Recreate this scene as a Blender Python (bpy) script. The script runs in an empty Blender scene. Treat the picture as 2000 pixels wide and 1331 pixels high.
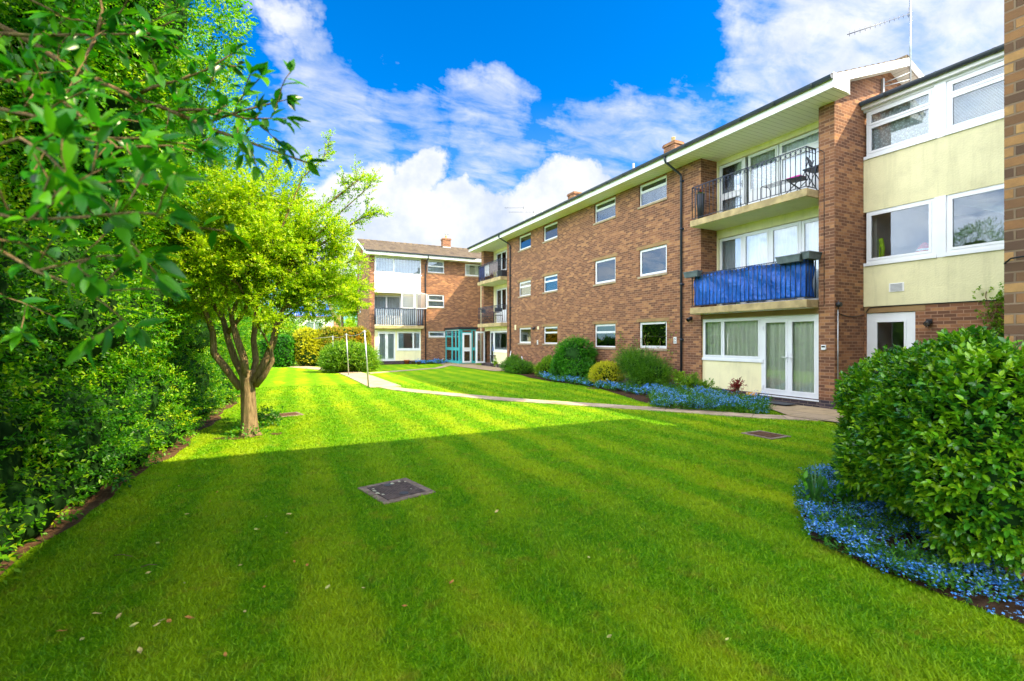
import bpy, math, random
import numpy as np
from mathutils import Vector
random.seed(7)
RNG = np.random.default_rng(7)
R = math.radians
scene = bpy.context.scene
COL = scene.collection
# ---------------------------------------------------------------- survey helpers
# world: Y runs along the long facade away from the camera, X into that building, Z up; eye at (0,0,EYE)
F, CX, HY, EYE = 932.0, 1000.0, 663.5, 1.69
CA, SA = 0.8963, 0.4434
def ray(px):
    a = (px-CX)/F
    return (a*CA+SA, -a*SA+CA)
def G(px, py, z=0.0):                      # a measured spot on the ground (height z)
    t = (EYE-z)*F/(py-HY); r = ray(px); return (r[0]*t, r[1]*t)
def YX(px, X):                             # Y of a measured vertical on a wall plane X = const
    r = ray(px); return r[1]*X/r[0]
def XY(px, Y):                             # X of a measured vertical on a wall plane Y = const
    r = ray(px); return r[0]*Y/r[1]
def ZX(px, py, X):
    return EYE+(HY-py)/F*X/ray(px)[0]
def ZY(px, py, Y):
    return EYE+(HY-py)/F*Y/ray(px)[1]
def AT(px, py, d):
    r = ray(px); return Vector((r[0]*d, r[1]*d, EYE+(HY-py)/F*d))
# ---------------------------------------------------------------- objects
def tag(o, label=None, cat=None, group=None, kind=None):
    if label: o['label'] = label
    if cat: o['category'] = cat
    if group: o['group'] = group
    if kind: o['kind'] = kind
    return o
def empty(name, loc=(0,0,0), rz=0, label=None, cat=None, group=None):
    o = bpy.data.objects.new(name, None); COL.objects.link(o)
    o.location = loc; o.rotation_euler = (0,0,rz); o.empty_display_size = .2
    return tag(o, label, cat, group)
def link(name, me, parent=None):
    o = bpy.data.objects.new(name, me); COL.objects.link(o)
    if parent is not None: o.parent = parent
    return o
def copy_tree(o, parent=None):
    c = o.copy(); COL.objects.link(c); c.parent = parent
    for ch in list(o.children): copy_tree(ch, c)
    return c
class MB:
    def __init__(s): s.v=[]; s.f=[]; s.sm=[]
    def quad(s,a,b,c,d):
        n=len(s.v); s.v+= [tuple(a),tuple(b),tuple(c),tuple(d)]; s.f.append((n,n+1,n+2,n+3)); s.sm.append(0)
    def poly(s,pts):
        n=len(s.v); s.v+=[tuple(p) for p in pts]; s.f.append(tuple(range(n,n+len(pts)))); s.sm.append(0)
    def box(s,x0,x1,y0,y1,z0,z1):
        if x0>x1: x0,x1=x1,x0
        if y0>y1: y0,y1=y1,y0
        if z0>z1: z0,z1=z1,z0
        n=len(s.v)
        s.v+=[(x,y,z) for z in (z0,z1) for y in (y0,y1) for x in (x0,x1)]
        for q in ((0,2,3,1),(4,5,7,6),(0,1,5,4),(2,6,7,3),(0,4,6,2),(1,3,7,5)):
            s.f.append(tuple(n+i for i in q)); s.sm.append(0)
        return s
    def obox(s,c,ax,ay,az,hx,hy,hz):       # oriented box
        c=Vector(c); ax=Vector(ax).normalized()*hx; ay=Vector(ay).normalized()*hy; az=Vector(az).normalized()*hz
        n=len(s.v)
        s.v+=[tuple(c+i*ax+j*ay+k*az) for k in (-1,1) for j in (-1,1) for i in (-1,1)]
        for q in ((0,2,3,1),(4,5,7,6),(0,1,5,4),(2,6,7,3),(0,4,6,2),(1,3,7,5)):
            s.f.append(tuple(n+i for i in q)); s.sm.append(0)
        return s
    def tube(s,pts,rad,n=8,caps=True):
        pts=[Vector(p) for p in pts]
        if not hasattr(rad,'__len__'): rad=[rad]*len(pts)
        base=len(s.v); ref=None
        for i,p in enumerate(pts):
            d=(pts[min(i+1,len(pts)-1)]-pts[max(i-1,0)])
            if d.length<1e-9: d=Vector((0,0,1))
            d.normalize()
            if ref is None:
                ref=d.orthogonal().normalized()
            else:
                ref=(ref-d*ref.dot(d))
                ref = ref.normalized() if ref.length>1e-6 else d.orthogonal().normalized()
            b=d.cross(ref)
            for k in range(n):
                a=2*math.pi*k/n
                s.v.append(tuple(p+(ref*math.cos(a)+b*math.sin(a))*rad[i]))
        for i in range(len(pts)-1):
            for k in range(n):
                a=base+i*n+k; b_=base+i*n+(k+1)%n
                s.f.append((a,b_,b_+n,a+n)); s.sm.append(1)
        if caps:
            s.f.append(tuple(base+k for k in range(n))[::-1]); s.sm.append(0)
            e=base+(len(pts)-1)*n
            s.f.append(tuple(e+k for k in range(n))); s.sm.append(0)
        return s
    def lathe(s,c,prof,n=20):              # prof = [(r,z)...]
        base=len(s.v); c=Vector(c)
        for r,z in prof:
            for k in range(n):
                a=2*math.pi*k/n; s.v.append((c.x+r*math.cos(a),c.y+r*math.sin(a),c.z+z))
        for i in range(len(prof)-1):
            for k in range(n):
                a=base+i*n+k; b=base+i*n+(k+1)%n
                s.f.append((a,b,b+n,a+n)); s.sm.append(1)
        s.f.append(tuple(base+k for k in range(n))[::-1]); s.sm.append(0)
        e=base+(len(prof)-1)*n; s.f.append(tuple(e+k for k in range(n))); s.sm.append(0)
        return s
    def build(s,name,mat,parent=None,bevel=0):
        me=bpy.data.meshes.new(name)
        me.from_pydata(s.v,[],s.f); me.update()
        me.polygons.foreach_set('use_smooth',np.array(s.sm,dtype=bool))
        uvl=me.uv_layers.new(name='UVMap')
        nl=len(me.loops); vi=np.empty(nl,dtype=np.int32); me.loops.foreach_get('vertex_index',vi)
        co=np.array(s.v,dtype=np.float64)[vi]
        np_=len(me.polygons); nn=np.empty(np_*3); me.polygons.foreach_get('normal',nn); nn=np.abs(nn.reshape(-1,3))
        lt=np.empty(np_,dtype=np.int32); me.polygons.foreach_get('loop_total',lt)
        ax=np.repeat(np.argmax(nn,axis=1),lt)
        uv=np.empty((nl,2))
        uv[ax==0]=co[ax==0][:,[1,2]]; uv[ax==1]=co[ax==1][:,[0,2]]; uv[ax==2]=co[ax==2][:,[1,0]]
        uvl.data.foreach_set('uv',uv.ravel())
        me.materials.append(mat)
        o=link(name,me,parent)
        if bevel:
            m=o.modifiers.new('bevel','BEVEL'); m.width=bevel; m.segments=2; m.limit_method='ANGLE'
        return o
class Loc:                                  # local frame of a facade: u along it, d into the building, z up
    def __init__(s,axis,c,sgn=1): s.axis=axis; s.c=c; s.g=sgn
    def P(s,u,d,z):
        return (s.c+s.g*d,u,z) if s.axis=='X' else (u,s.c+s.g*d,z)
    def box(s,mb,u0,u1,d0,d1,z0,z1):
        a=s.P(u0,d0,z0); b=s.P(u1,d1,z1); mb.box(a[0],b[0],a[1],b[1],a[2],b[2])
    def holed(s,mb,u0,u1,z0,z1,holes,d0,d1):
        if u0>u1: u0,u1=u1,u0
        hs=[(min(h[0],h[1]),max(h[0],h[1]),h[2],h[3]) for h in holes]
        us=sorted({u0,u1}|{min(max(h[i],u0),u1) for h in hs for i in (0,1)})
        zs=sorted({z0,z1}|{min(max(h[i],z0),z1) for h in hs for i in (2,3)})
        nu,nz=len(us)-1,len(zs)-1
        def solid(i,j):
            if i<0 or j<0 or i>=nu or j>=nz: return False
            cu,cz=(us[i]+us[i+1])/2,(zs[j]+zs[j+1])/2
            return not any(h[0]<cu<h[1] and h[2]<cz<h[3] for h in hs)
        for i in range(nu):
            for j in range(nz):
                if not solid(i,j): continue
                a,b,c,d=us[i],us[i+1],zs[j],zs[j+1]
                mb.quad(s.P(a,d0,c),s.P(b,d0,c),s.P(b,d0,d),s.P(a,d0,d))
                mb.quad(s.P(a,d1,c),s.P(a,d1,d),s.P(b,d1,d),s.P(b,d1,c))
                if not solid(i-1,j): mb.quad(s.P(a,d0,c),s.P(a,d0,d),s.P(a,d1,d),s.P(a,d1,c))
                if not solid(i+1,j): mb.quad(s.P(b,d0,c),s.P(b,d1,c),s.P(b,d1,d),s.P(b,d0,d))
                if not solid(i,j-1): mb.quad(s.P(a,d0,c),s.P(a,d1,c),s.P(b,d1,c),s.P(b,d0,c))
                if not solid(i,j+1): mb.quad(s.P(a,d0,d),s.P(b,d0,d),s.P(b,d1,d),s.P(a,d1,d))
# ---------------------------------------------------------------- materials
class NT:
    def __init__(s,name):
        m=bpy.data.materials.new(name); m.use_nodes=True; s.m=m; s.t=m.node_tree
        s.t.nodes.clear(); s.out=s.n('ShaderNodeOutputMaterial')
    def n(s,typ,**k):
        nd=s.t.nodes.new(typ)
        for a,b in k.items(): setattr(nd,a,b)
        return nd
    def l(s,a,b): s.t.links.new(a,b)
    def ramp(s,src,stops,interp='LINEAR'):
        r=s.n('ShaderNodeValToRGB'); r.color_ramp.interpolation=interp
        e=r.color_ramp.elements
        while len(e)<len(stops): e.new(.5)
        for el,(p,c) in zip(e,stops):
            el.position=p; el.color=(c,c,c,1) if not hasattr(c,'__len__') else (*c,1)
        s.l(src,r.inputs[0]); return r.outputs[0]
    def noise(s,scale,detail=4,rough=.55,vec=None,out='Fac',**kw):
        t=s.n('ShaderNodeTexNoise'); t.inputs['Scale'].default_value=scale; t.inputs['Detail'].default_value=detail
        t.inputs['Roughness'].default_value=rough
        for k,v in kw.items(): t.inputs[k].default_value=v
        if vec is None: vec=s.pos()
        s.l(vec,t.inputs['Vector']); return t.outputs[out]
    def pos(s):
        if not hasattr(s,'_g'): s._g=s.n('ShaderNodeNewGeometry')
        return s._g.outputs['Position']
    def mapping(s,vec,loc=(0,0,0),rot=(0,0,0),scale=(1,1,1)):
        m=s.n('ShaderNodeMapping'); m.inputs['Location'].default_value=loc; m.inputs['Rotation'].default_value=rot
        m.inputs['Scale'].default_value=scale; s.l(vec,m.inputs['Vector']); return m.outputs[0]
    def mix(s,fac,a,b,blend='MIX'):
        m=s.n('ShaderNodeMix',data_type='RGBA',blend_type=blend)
        for sock,v in ((m.inputs[0],fac),(m.inputs[6],a),(m.inputs[7],b)):
            if hasattr(v,'is_linked') : s.l(v,sock)
            elif hasattr(v,'__len__'): sock.default_value=(*v,1)
            else: sock.default_value=v
        return m.outputs[2]
    def math(s,op,a,b=None,c=None,clamp=False):
        m=s.n('ShaderNodeMath',operation=op); m.use_clamp=clamp
        for i,v in enumerate((a,b,c)):
            if v is None: continue
            if hasattr(v,'is_linked'): s.l(v,m.inputs[i])
            else: m.inputs[i].default_value=v
        return m.outputs[0]
    def bsdf(s,color,rough=.7,spec=.3,bump=None,bstr=.3,bdist=.01,metal=0):
        b=s.n('ShaderNodeBsdfPrincipled')
        if hasattr(color,'is_linked'): s.l(color,b.inputs['Base Color'])
        else: b.inputs['Base Color'].default_value=(*color,1)
        if hasattr(rough,'is_linked'): s.l(rough,b.inputs['Roughness'])
        else: b.inputs['Roughness'].default_value=rough
        b.inputs['Specular IOR Level'].default_value=spec; b.inputs['Metallic'].default_value=metal
        if bump is not None:
            bp=s.n('ShaderNodeBump'); bp.inputs['Strength'].default_value=bstr; bp.inputs['Distance'].default_value=bdist
            s.l(bump,bp.inputs['Height']); s.l(bp.outputs[0],b.inputs['Normal'])
        return b
    def done(s,sh):
        s.l(sh.outputs[0] if hasattr(sh,'outputs') else sh,s.out.inputs[0]); return s.m
def simple(name,c,rough=.6,spec=.3,var=.12,scale=6,bstr=0.0,bscale=60,metal=0,dirt=0,streak=0):
    t=NT(name); c2=tuple(x*(1-var) for x in c); c1=tuple(min(1,x*(1+var)) for x in c)
    col=t.ramp(t.noise(scale,5),[(.35,c2),(.65,c1)])
    if dirt:
        d=t.ramp(t.noise(2.3,6,.65),[(.5,0.0),(.75,dirt)]); col=t.mix(d,col,tuple(x*.45 for x in c))
    if streak:
        d=t.ramp(t.noise(1.0,6,.7,vec=t.mapping(t.pos(),scale=(3.5,3.5,.35))),[(.5,0.0),(.72,streak)]); col=t.mix(d,col,(c[0]*.55,c[1]*.55,c[2]*.5))
    bp=t.noise(bscale,4) if bstr else None
    return t.done(t.bsdf(col,rough,spec,bp,bstr,.01,metal))
def brick_mat(name,dark,mid,lite,tan,mortar,patch=.25,bstr=.5,soft=0):
    t=NT(name); uv=t.n('ShaderNodeUVMap').outputs[0]
    def br(vec,c1,c2,m,off=0):
        b=t.n('ShaderNodeTexBrick'); b.offset=.5; b.squash=1
        b.inputs['Scale'].default_value=1; b.inputs['Brick Width'].default_value=.225; b.inputs['Row Height'].default_value=.075
        b.inputs['Mortar Size'].default_value=.0075; b.inputs['Mortar Smooth'].default_value=.25
        b.inputs['Color1'].default_value=(*c1,1); b.inputs['Color2'].default_value=(*c2,1); b.inputs['Mortar'].default_value=(*m,1)
        t.l(vec,b.inputs['Vector']); return b
    wob=t.noise(9,2,vec=uv,out='Color')
    w2=t.n('ShaderNodeVectorMath',operation='MULTIPLY_ADD'); t.l(wob,w2.inputs[0]); w2.inputs[1].default_value=(.006,.006,0); t.l(uv,w2.inputs[2])
    b=br(w2.outputs[0],(0,0,0),(1,1,1),(.5,.5,.5))
    col=t.ramp(b.outputs['Color'],[(0,dark),(.28,dark),(.5,mid),(.8,lite),(1,tan)])
    n1=t.noise(14,6,.7,vec=uv); col=t.mix(t.ramp(n1,[(.35,.0),(.75,.45)]),col,dark)
    nb=t.noise(.55,4,.6,vec=uv); col=t.mix(t.ramp(nb,[(.45,0.0),(.7,patch)]),col,lite)
    na=t.noise(1.6,6,.65,vec=t.mapping(uv,loc=(7,3,0),scale=(1.6,.35,1))); col=t.mix(t.ramp(na,[(.45,0.0),(.75,.35)]),col,tuple(x*.55 for x in mid))
    mo=t.ramp(t.noise(5,4,vec=uv),[(.3,tuple(x*.7 for x in mortar)),(.7,mortar)])
    col=t.mix(b.outputs['Fac'],col,mo)
    h=t.math('SUBTRACT',t.math('MULTIPLY',t.noise(90,4,.7,vec=uv),.35),b.outputs['Fac'])
    return t.done(t.bsdf(col,.85,.2,h,bstr,.008))
M={}
M['brick']=brick_mat('brown_brick',(.145,.068,.042),(.235,.104,.055),(.32,.146,.072),(.48,.24,.105),(.40,.235,.15))
M['brick_near']=brick_mat('tan_brick',(.13,.075,.055),(.32,.155,.075),(.46,.235,.10),(.55,.31,.13),(.30,.20,.14),bstr=1)
M['blue_brick']=brick_mat('plinth_brick',(.035,.03,.04),(.055,.045,.06),(.08,.06,.075),(.10,.07,.07),(.22,.17,.14),patch=.1)
M['upvc']=simple('white_upvc',(.78,.80,.84),.32,.5,.03,3)
M['bargeboard']=simple('white_board',(.80,.80,.80),.45,.4,.04,2,dirt=.15)
def boards(name,c,axis,pitch):
    t=NT(name); sep=t.n('ShaderNodeSeparateXYZ'); t.l(t.pos(),sep.inputs[0])
    f=t.math('FRACT',t.math('DIVIDE',sep.outputs[axis],pitch))
    g=t.ramp(f,[(0,.25),(.03,.25),(.07,1),(1,1)])
    col=t.mix(1,c,g,'MULTIPLY')
    return t.done(t.bsdf(col,.5,.3,g,.4,.006))
M['soffit']=boards('soffit_boards',(.90,.90,.86),1,.15)
M['soffit_far']=boards('soffit_boards_far',(.80,.80,.74),0,.15)
M['cream']=simple('cream_render',(.86,.80,.50),.9,.1,.05,1.6,.25,130,dirt=.18,streak=.3)
M['white_render']=simple('pale_panel',(.88,.85,.74),.9,.1,.03,1.6,.2,130,streak=.2)
M['cream_link']=simple('yellow_render',(.76,.71,.44),.9,.1,.07,1.1,.9,32,dirt=.22,streak=.38)
M['concrete']=simple('stained_concrete',(.43,.33,.17),.9,.15,.25,3.5,.5,45,dirt=.6)
M['lintel']=simple('brown_lintel',(.30,.19,.09),.9,.15,.12,3,.3,60)
M['sill']=simple('stone_sill',(.36,.28,.19),.85,.2,.15,6,.3,80)
M['pipe']=simple('black_pipe',(.022,.030,.05),.35,.5,.1,8)
M['gutter']=simple('dark_gutter',(.045,.055,.075),.4,.5,.15,3,dirt=.3)
M['iron']=simple('navy_iron',(.018,.028,.055),.4,.5,.2,20)
M['interior']=simple('room_plaster',(.50,.50,.48),.9,.1,.1,1)
M['void']=simple('room_dark',(.05,.05,.05),.9,.1,.1,1)
def tile_mat(name,a,b,c,moss):
    t=NT(name); uv=t.n('ShaderNodeUVMap').outputs[0]
    br=t.n('ShaderNodeTexBrick'); br.inputs['Scale'].default_value=1; br.inputs['Brick Width'].default_value=.30; br.inputs['Row Height'].default_value=.29
    br.inputs['Mortar Size'].default_value=.006; br.inputs['Color1'].default_value=(0,0,0,1); br.inputs['Color2'].default_value=(1,1,1,1)
    br.inputs['Mortar'].default_value=(0,0,0,1); t.l(uv,br.inputs['Vector'])
    col=t.ramp(br.outputs['Color'],[(0,a),(.5,b),(1,c)])
    n=t.noise(3.2,7,.7); col=t.mix(t.ramp(n,[(.45,0.0),(.7,.7)]),col,moss)
    n=t.noise(30,4,.7); col=t.mix(t.ramp(n,[(.4,0.0),(.7,.5)]),col,tuple(x*.5 for x in a))
    return t.done(t.bsdf(col,.9,.15,t.noise(40,5,.7),.6,.01))
M['tile']=tile_mat('roof_tile',(.085,.068,.058),(.125,.098,.08),(.17,.135,.105),(.21,.16,.09))
def glass_mat(name,tint=(1,1,1),refl=1.0):
    t=NT(name); tr=t.n('ShaderNodeBsdfTransparent'); tr.inputs[0].default_value=(*tint,1)
    gl=t.n('ShaderNodeBsdfGlossy'); gl.inputs['Roughness'].default_value=.01; gl.inputs[0].default_value=(.9,.95,1,1)
    bp=t.n('ShaderNodeBump'); bp.inputs['Strength'].default_value=.06; bp.inputs['Distance'].default_value=.02
    t.l(t.noise(1.3,2),bp.inputs['Height']); t.l(bp.outputs[0],gl.inputs['Normal'])
    fr=t.n('ShaderNodeFresnel'); fr.inputs['IOR'].default_value=1.5
    fac=t.math('ADD',t.math('MULTIPLY',fr.outputs[0],1.15*refl),.045*refl,clamp=True)
    mx=t.n('ShaderNodeMixShader'); t.l(fac,mx.inputs[0]); t.l(tr.outputs[0],mx.inputs[1]); t.l(gl.outputs[0],mx.inputs[2])
    return t.done(mx)
M['glass']=glass_mat('window_glass',(.92,.96,.97),.8)
M['glass_dim']=glass_mat('window_glass_dim',(.80,.88,.92),1.3)
def cloth(name,c,tr=.35,pattern=0,var=.1):
    t=NT(name); col=t.ramp(t.noise(5,4),[(.3,tuple(x*(1-var) for x in c)),(.7,c)])
    if pattern:
        v=t.n('ShaderNodeTexVoronoi'); v.inputs['Scale'].default_value=pattern; t.l(t.pos(),v.inputs['Vector'])
        col=t.mix(t.ramp(v.outputs['Distance'],[(.3,0.0),(.5,.75)]),col,tuple(x*.45 for x in c))
    b=t.bsdf(col,.9,.1); tl=t.n('ShaderNodeBsdfTranslucent'); t.l(col,tl.inputs[0])
    mx=t.n('ShaderNodeMixShader'); mx.inputs[0].default_value=tr; t.l(b.outputs[0],mx.inputs[1]); t.l(tl.outputs[0],mx.inputs[2])
    return t.done(mx)
M['net']=cloth('net_curtain',(.95,.97,.99),.10); M['lace']=cloth('lace_curtain',(.86,.93,.97),.25,22)
M['drape']=cloth('cream_drape',(.95,.92,.76),.06); M['blind']=cloth('slat_blind',(.85,.90,.93),.2)
M['grey_cloth']=cloth('grey_curtain',(.55,.60,.62),.2); M['roller']=cloth('roller_blind',(.84,.84,.90),.2)
M['tarp']=None
def leaf_mat(name,stops,rough=.42,tr=.42,spec=.45,sat=1,pos_scale=.7):
    t=NT(name); a=t.n('ShaderNodeAttribute'); a.attribute_name='rnd'
    f=t.math('ADD',a.outputs['Fac'],t.math('MULTIPLY',t.math('SUBTRACT',t.noise(pos_scale,3),.5),.9),clamp=True)
    col=t.ramp(f,stops)
    b=t.bsdf(col,rough,spec)
    tl=t.n('ShaderNodeBsdfTranslucent'); c2=t.mix(.5,col,(.55,.8,.05),'OVERLAY'); t.l(c2,tl.inputs[0])
    mx=t.n('ShaderNodeMixShader'); mx.inputs[0].default_value=tr; t.l(b.outputs[0],mx.inputs[1]); t.l(tl.outputs[0],mx.inputs[2])
    return t.done(mx)
M['leaf_hedge']=leaf_mat('privet_leaf',[(0,(.012,.09,.010)),(.35,(.05,.23,.006)),(.65,(.17,.42,.005)),(1,(.52,.64,.015))],tr=.5)
M['leaf_thorn']=leaf_mat('hawthorn_leaf',[(0,(.12,.27,.004)),(.4,(.32,.48,.005)),(.75,(.52,.64,.008)),(1,(.70,.74,.04))],tr=.55)
M['leaf_near']=leaf_mat('broad_leaf',[(0,(.008,.10,.012)),(.5,(.03,.20,.007)),(1,(.12,.37,.006))],rough=.3,tr=.45,spec=.5,pos_scale=3)
M['leaf_laurel']=leaf_mat('laurel_leaf',[(0,(.015,.10,.014)),(.35,(.06,.23,.010)),(.7,(.19,.41,.008)),(1,(.40,.58,.02))],rough=.24,tr=.22,spec=.55,pos_scale=2)
M['leaf_dark']=leaf_mat('dark_shrub_leaf',[(0,(.012,.10,.008)),(.5,(.05,.25,.006)),(1,(.15,.46,.008))])
M['leaf_gold']=leaf_mat('golden_leaf',[(0,(.26,.30,.01)),(.5,(.55,.52,.012)),(1,(.78,.70,.03))],tr=.35)
M['leaf_mid']=leaf_mat('mid_shrub_leaf',[(0,(.05,.17,.008)),(.5,(.17,.33,.010)),(1,(.36,.50,.02))])
M['leaf_juniper']=leaf_mat('juniper_leaf',[(0,(.02,.10,.008)),(.5,(.09,.25,.008)),(1,(.22,.42,.015))])
M['leaf_red']=leaf_mat('red_leaf',[(0,(.16,.015,.02)),(.5,(.36,.04,.05)),(1,(.5,.14,.10))])
M['leaf_bed']=leaf_mat('bed_leaf',[(0,(.02,.10,.015)),(.5,(.06,.22,.015)),(1,(.16,.34,.03))])
M['leaf_rose']=leaf_mat('rose_leaf',[(0,(.07,.16,.02)),(.5,(.18,.30,.02)),(1,(.34,.36,.06))])
M['leaf_ornge']=leaf_mat('autumn_tinted_leaf',[(0,(.14,.24,.01)),(.5,(.40,.34,.02)),(1,(.60,.26,.03))])
M['petal']=leaf_mat('blue_petal',[(0,(.03,.17,.55)),(.5,(.07,.32,.85)),(1,(.30,.55,.95))],tr=.25,pos_scale=4)
M['core']=simple('core_shade_green',(.012,.04,.008),.95,.05,.5,4)  # near-black green: deep shade among the leaves put into the colour
def bark_mat(name,a,b):
    t=NT(name); v=t.mapping(t.pos(),scale=(1,1,.14))
    n=t.noise(38,6,.7,vec=v); n2=t.noise(5,4)
    col=t.ramp(n,[(.32,a),(.62,b)]); col=t.mix(t.ramp(n2,[(.5,0.0),(.8,.5)]),col,(.16,.19,.05))
    return t.done(t.bsdf(col,.9,.15,n,1,.03))
M['bark']=bark_mat('hawthorn_bark',(.085,.055,.03),(.33,.235,.13)); M['twig']=bark_mat('twig_bark',(.10,.06,.03),(.30,.20,.11))
# ---------------------------------------------------------------- leaf machinery
def unit(a): return a/np.maximum(np.linalg.norm(a,axis=-1,keepdims=True),1e-9)
def leaf_object(name,P,D,N,L,W,rnd,mat,parent=None,detail=False,curl=.15):
    n=len(P); N=unit(N-D*np.sum(N*D,axis=1,keepdims=True)); S=np.cross(D,N); L=L[:,None]; W=W[:,None]
    if not detail:
        V=np.stack([P,P+D*L*.45+S*W*.5+N*W*.15,P+D*L-N*L*curl,P+D*L*.45-S*W*.5+N*W*.15],axis=1)
        Fc=np.array([[0,1,2],[0,2,3]]); k=4
    else:
        V=np.stack([P,P+D*L*.28+S*W*.42+N*W*.12,P+D*L*.28,P+D*L*.28-S*W*.42+N*W*.12,
                    P+D*L*.62+S*W*.40+N*W*.10-N*L*curl*.35,P+D*L*.62-N*L*curl*.45,P+D*L*.62-S*W*.40+N*W*.10-N*L*curl*.35,P+D*L-N*L*curl],axis=1)
        Fc=np.array([[0,1,2],[0,2,3],[1,4,5],[1,5,2],[2,5,6],[2,6,3],[4,7,5],[5,7,6]]); k=8
    V=V.reshape(-1,3); faces=(np.arange(n)[:,None,None]*k+Fc[None]).reshape(-1,3)
    me=bpy.data.meshes.new(name); nf=len(faces)
    me.vertices.add(len(V)); me.vertices.foreach_set('co',V.astype(np.float32).ravel())
    me.loops.add(nf*3); me.loops.foreach_set('vertex_index',faces.astype(np.int32).ravel())
    me.polygons.add(nf); me.polygons.foreach_set('loop_start',np.arange(nf,dtype=np.int32)*3)
    if detail: me.polygons.foreach_set('use_smooth',np.ones(nf,dtype=bool))
    at=me.attributes.new('rnd','FLOAT','FACE'); at.data.foreach_set('value',np.repeat(rnd,len(Fc)).astype(np.float32))
    me.update(calc_edges=True); me.materials.append(mat)
    return link(name,me,parent)
def sprig_leaves(C,D,k,tl,L,W,spread=1.0,droop=.0,rbase=None,jit=.35):
    n=len(C); D=unit(D)
    ref=unit(np.cross(D,RNG.normal(size=(n,3)))); b=np.cross(D,ref)
    j=np.arange(k)[None,:]; ph=RNG.uniform(0,6.28,(n,1))+j*2.4
    rad=ref[:,None]*np.cos(ph)[...,None]+b[:,None]*np.sin(ph)[...,None]
    frac=(j+1)/k
    tl_=(tl*RNG.uniform(.6,1.3,(n,1)))
    P=C[:,None]+D[:,None]*(tl_*frac)[...,None]
    sp=spread*(1.15-.6*frac)
    LD=unit(D[:,None]*np.cos(sp)[...,None]+rad*np.sin(sp)[...,None]+RNG.normal(size=(n,k,3))*jit*.5-np.array([0,0,droop]))
    up=np.array([0,0,1.0]); N=unit(up+RNG.normal(size=(n,k,3))*jit*1.2+D[:,None]*.4)
    rr=(RNG.uniform(0,1,(n,1)) if rbase is None else rbase[:,None])*.6+RNG.uniform(0,.4,(n,k))
    m=n*k
    return (P.reshape(m,3),LD.reshape(m,3),N.reshape(m,3),L*RNG.uniform(.65,1.2,m),W*RNG.uniform(.7,1.15,m),rr.reshape(m))
def blob_points(blobs,n,inner=.78,outer=1.04,keep=None,lump=.18,seed=0):
    rg=np.random.default_rng(seed); B=np.array(blobs,dtype=float)
    area=(B[:,3]*B[:,4]+B[:,4]*B[:,5]+B[:,3]*B[:,5]); pr=area/area.sum()
    out=[];dirs=[]; got=0
    ks=rg.normal(size=(6,3))*2.2; phs=rg.uniform(0,6.28,6)
    while got<n:
        m=n*2; i=rg.choice(len(B),m,p=pr); u=unit(rg.normal(size=(m,3))); r=rg.uniform(inner,outer,m)
        P=B[i,:3]+u*B[i,3:6]*r[:,None]
        lum=np.sin(P@ks.T+phs).mean(axis=1)*2; P=B[i,:3]+u*B[i,3:6]*(r+lump*lum)[:,None]
        d=np.linalg.norm((P[:,None]-B[None,:,:3])/B[None,:,3:6],axis=2); d[np.arange(m),i]=9
        ok=(d.min(axis=1)>inner*.92)&(P[:,2]>.03)
        if keep is not None: ok&=keep(P,u)
        P=P[ok];u=u[ok]; out.append(P);dirs.append(unit(u/B[i][ok][:,3:6])); got+=len(P)
    return np.concatenate(out)[:n],np.concatenate(dirs)[:n]
def blob_core(blobs,name,parent,f=.8,mat=None,seg=20):  # dark solid inside the leaves, its colour stands in for deep shade
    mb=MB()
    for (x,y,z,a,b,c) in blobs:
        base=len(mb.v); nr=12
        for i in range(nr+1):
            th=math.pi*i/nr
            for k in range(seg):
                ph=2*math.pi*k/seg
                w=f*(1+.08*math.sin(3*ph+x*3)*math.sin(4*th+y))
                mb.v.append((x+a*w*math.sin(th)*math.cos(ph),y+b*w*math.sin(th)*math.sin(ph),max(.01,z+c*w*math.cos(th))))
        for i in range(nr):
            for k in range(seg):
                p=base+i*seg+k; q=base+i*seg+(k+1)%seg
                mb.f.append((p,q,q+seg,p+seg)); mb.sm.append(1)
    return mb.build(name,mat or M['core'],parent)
def shrub(name,label,cat,blobs,mat,nspr,k=8,tl=.12,L=.05,W=.028,core=.8,detail=False,spread=1.0,droop=0,keep=None,inner=.78,lump=.18,up=.35,seed=1,group=None,stems=True,outer=1.04):
    cx=sum(b[0] for b in blobs)/len(blobs); cy=sum(b[1] for b in blobs)/len(blobs)
    e=empty(name,(cx,cy,0),0,label,cat,group)
    bl=[(b[0]-cx,b[1]-cy,*b[2:]) for b in blobs]
    kp=(lambda P,u: keep(P+np.array([cx,cy,0]),u)) if keep else None
    C,D=blob_points(bl,nspr,inner=inner,keep=kp,lump=lump,seed=seed,outer=outer)
    D=unit(D+np.array([0,0,up])+RNG.normal(size=D.shape)*.35)
    C=C-D*tl*.5
    leaf_object('foliage',*sprig_leaves(C,D,k,tl,L,W,spread,droop),mat,e,detail)
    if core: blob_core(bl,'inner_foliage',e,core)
    if stems:
        mb=MB(); top=max(b[2] for b in bl)
        for i in range(5):
            a=i*1.3; r=.25*min(bl[0][3],bl[0][4])
            mb.tube([(math.cos(a)*.05,math.sin(a)*.05,0),(math.cos(a)*r*.5,math.sin(a)*r*.5,top*.5),(math.cos(a)*r,math.sin(a)*r,top)],[.02,.015,.008],6)
        mb.build('stem',M['twig'],e)
    return e
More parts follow.
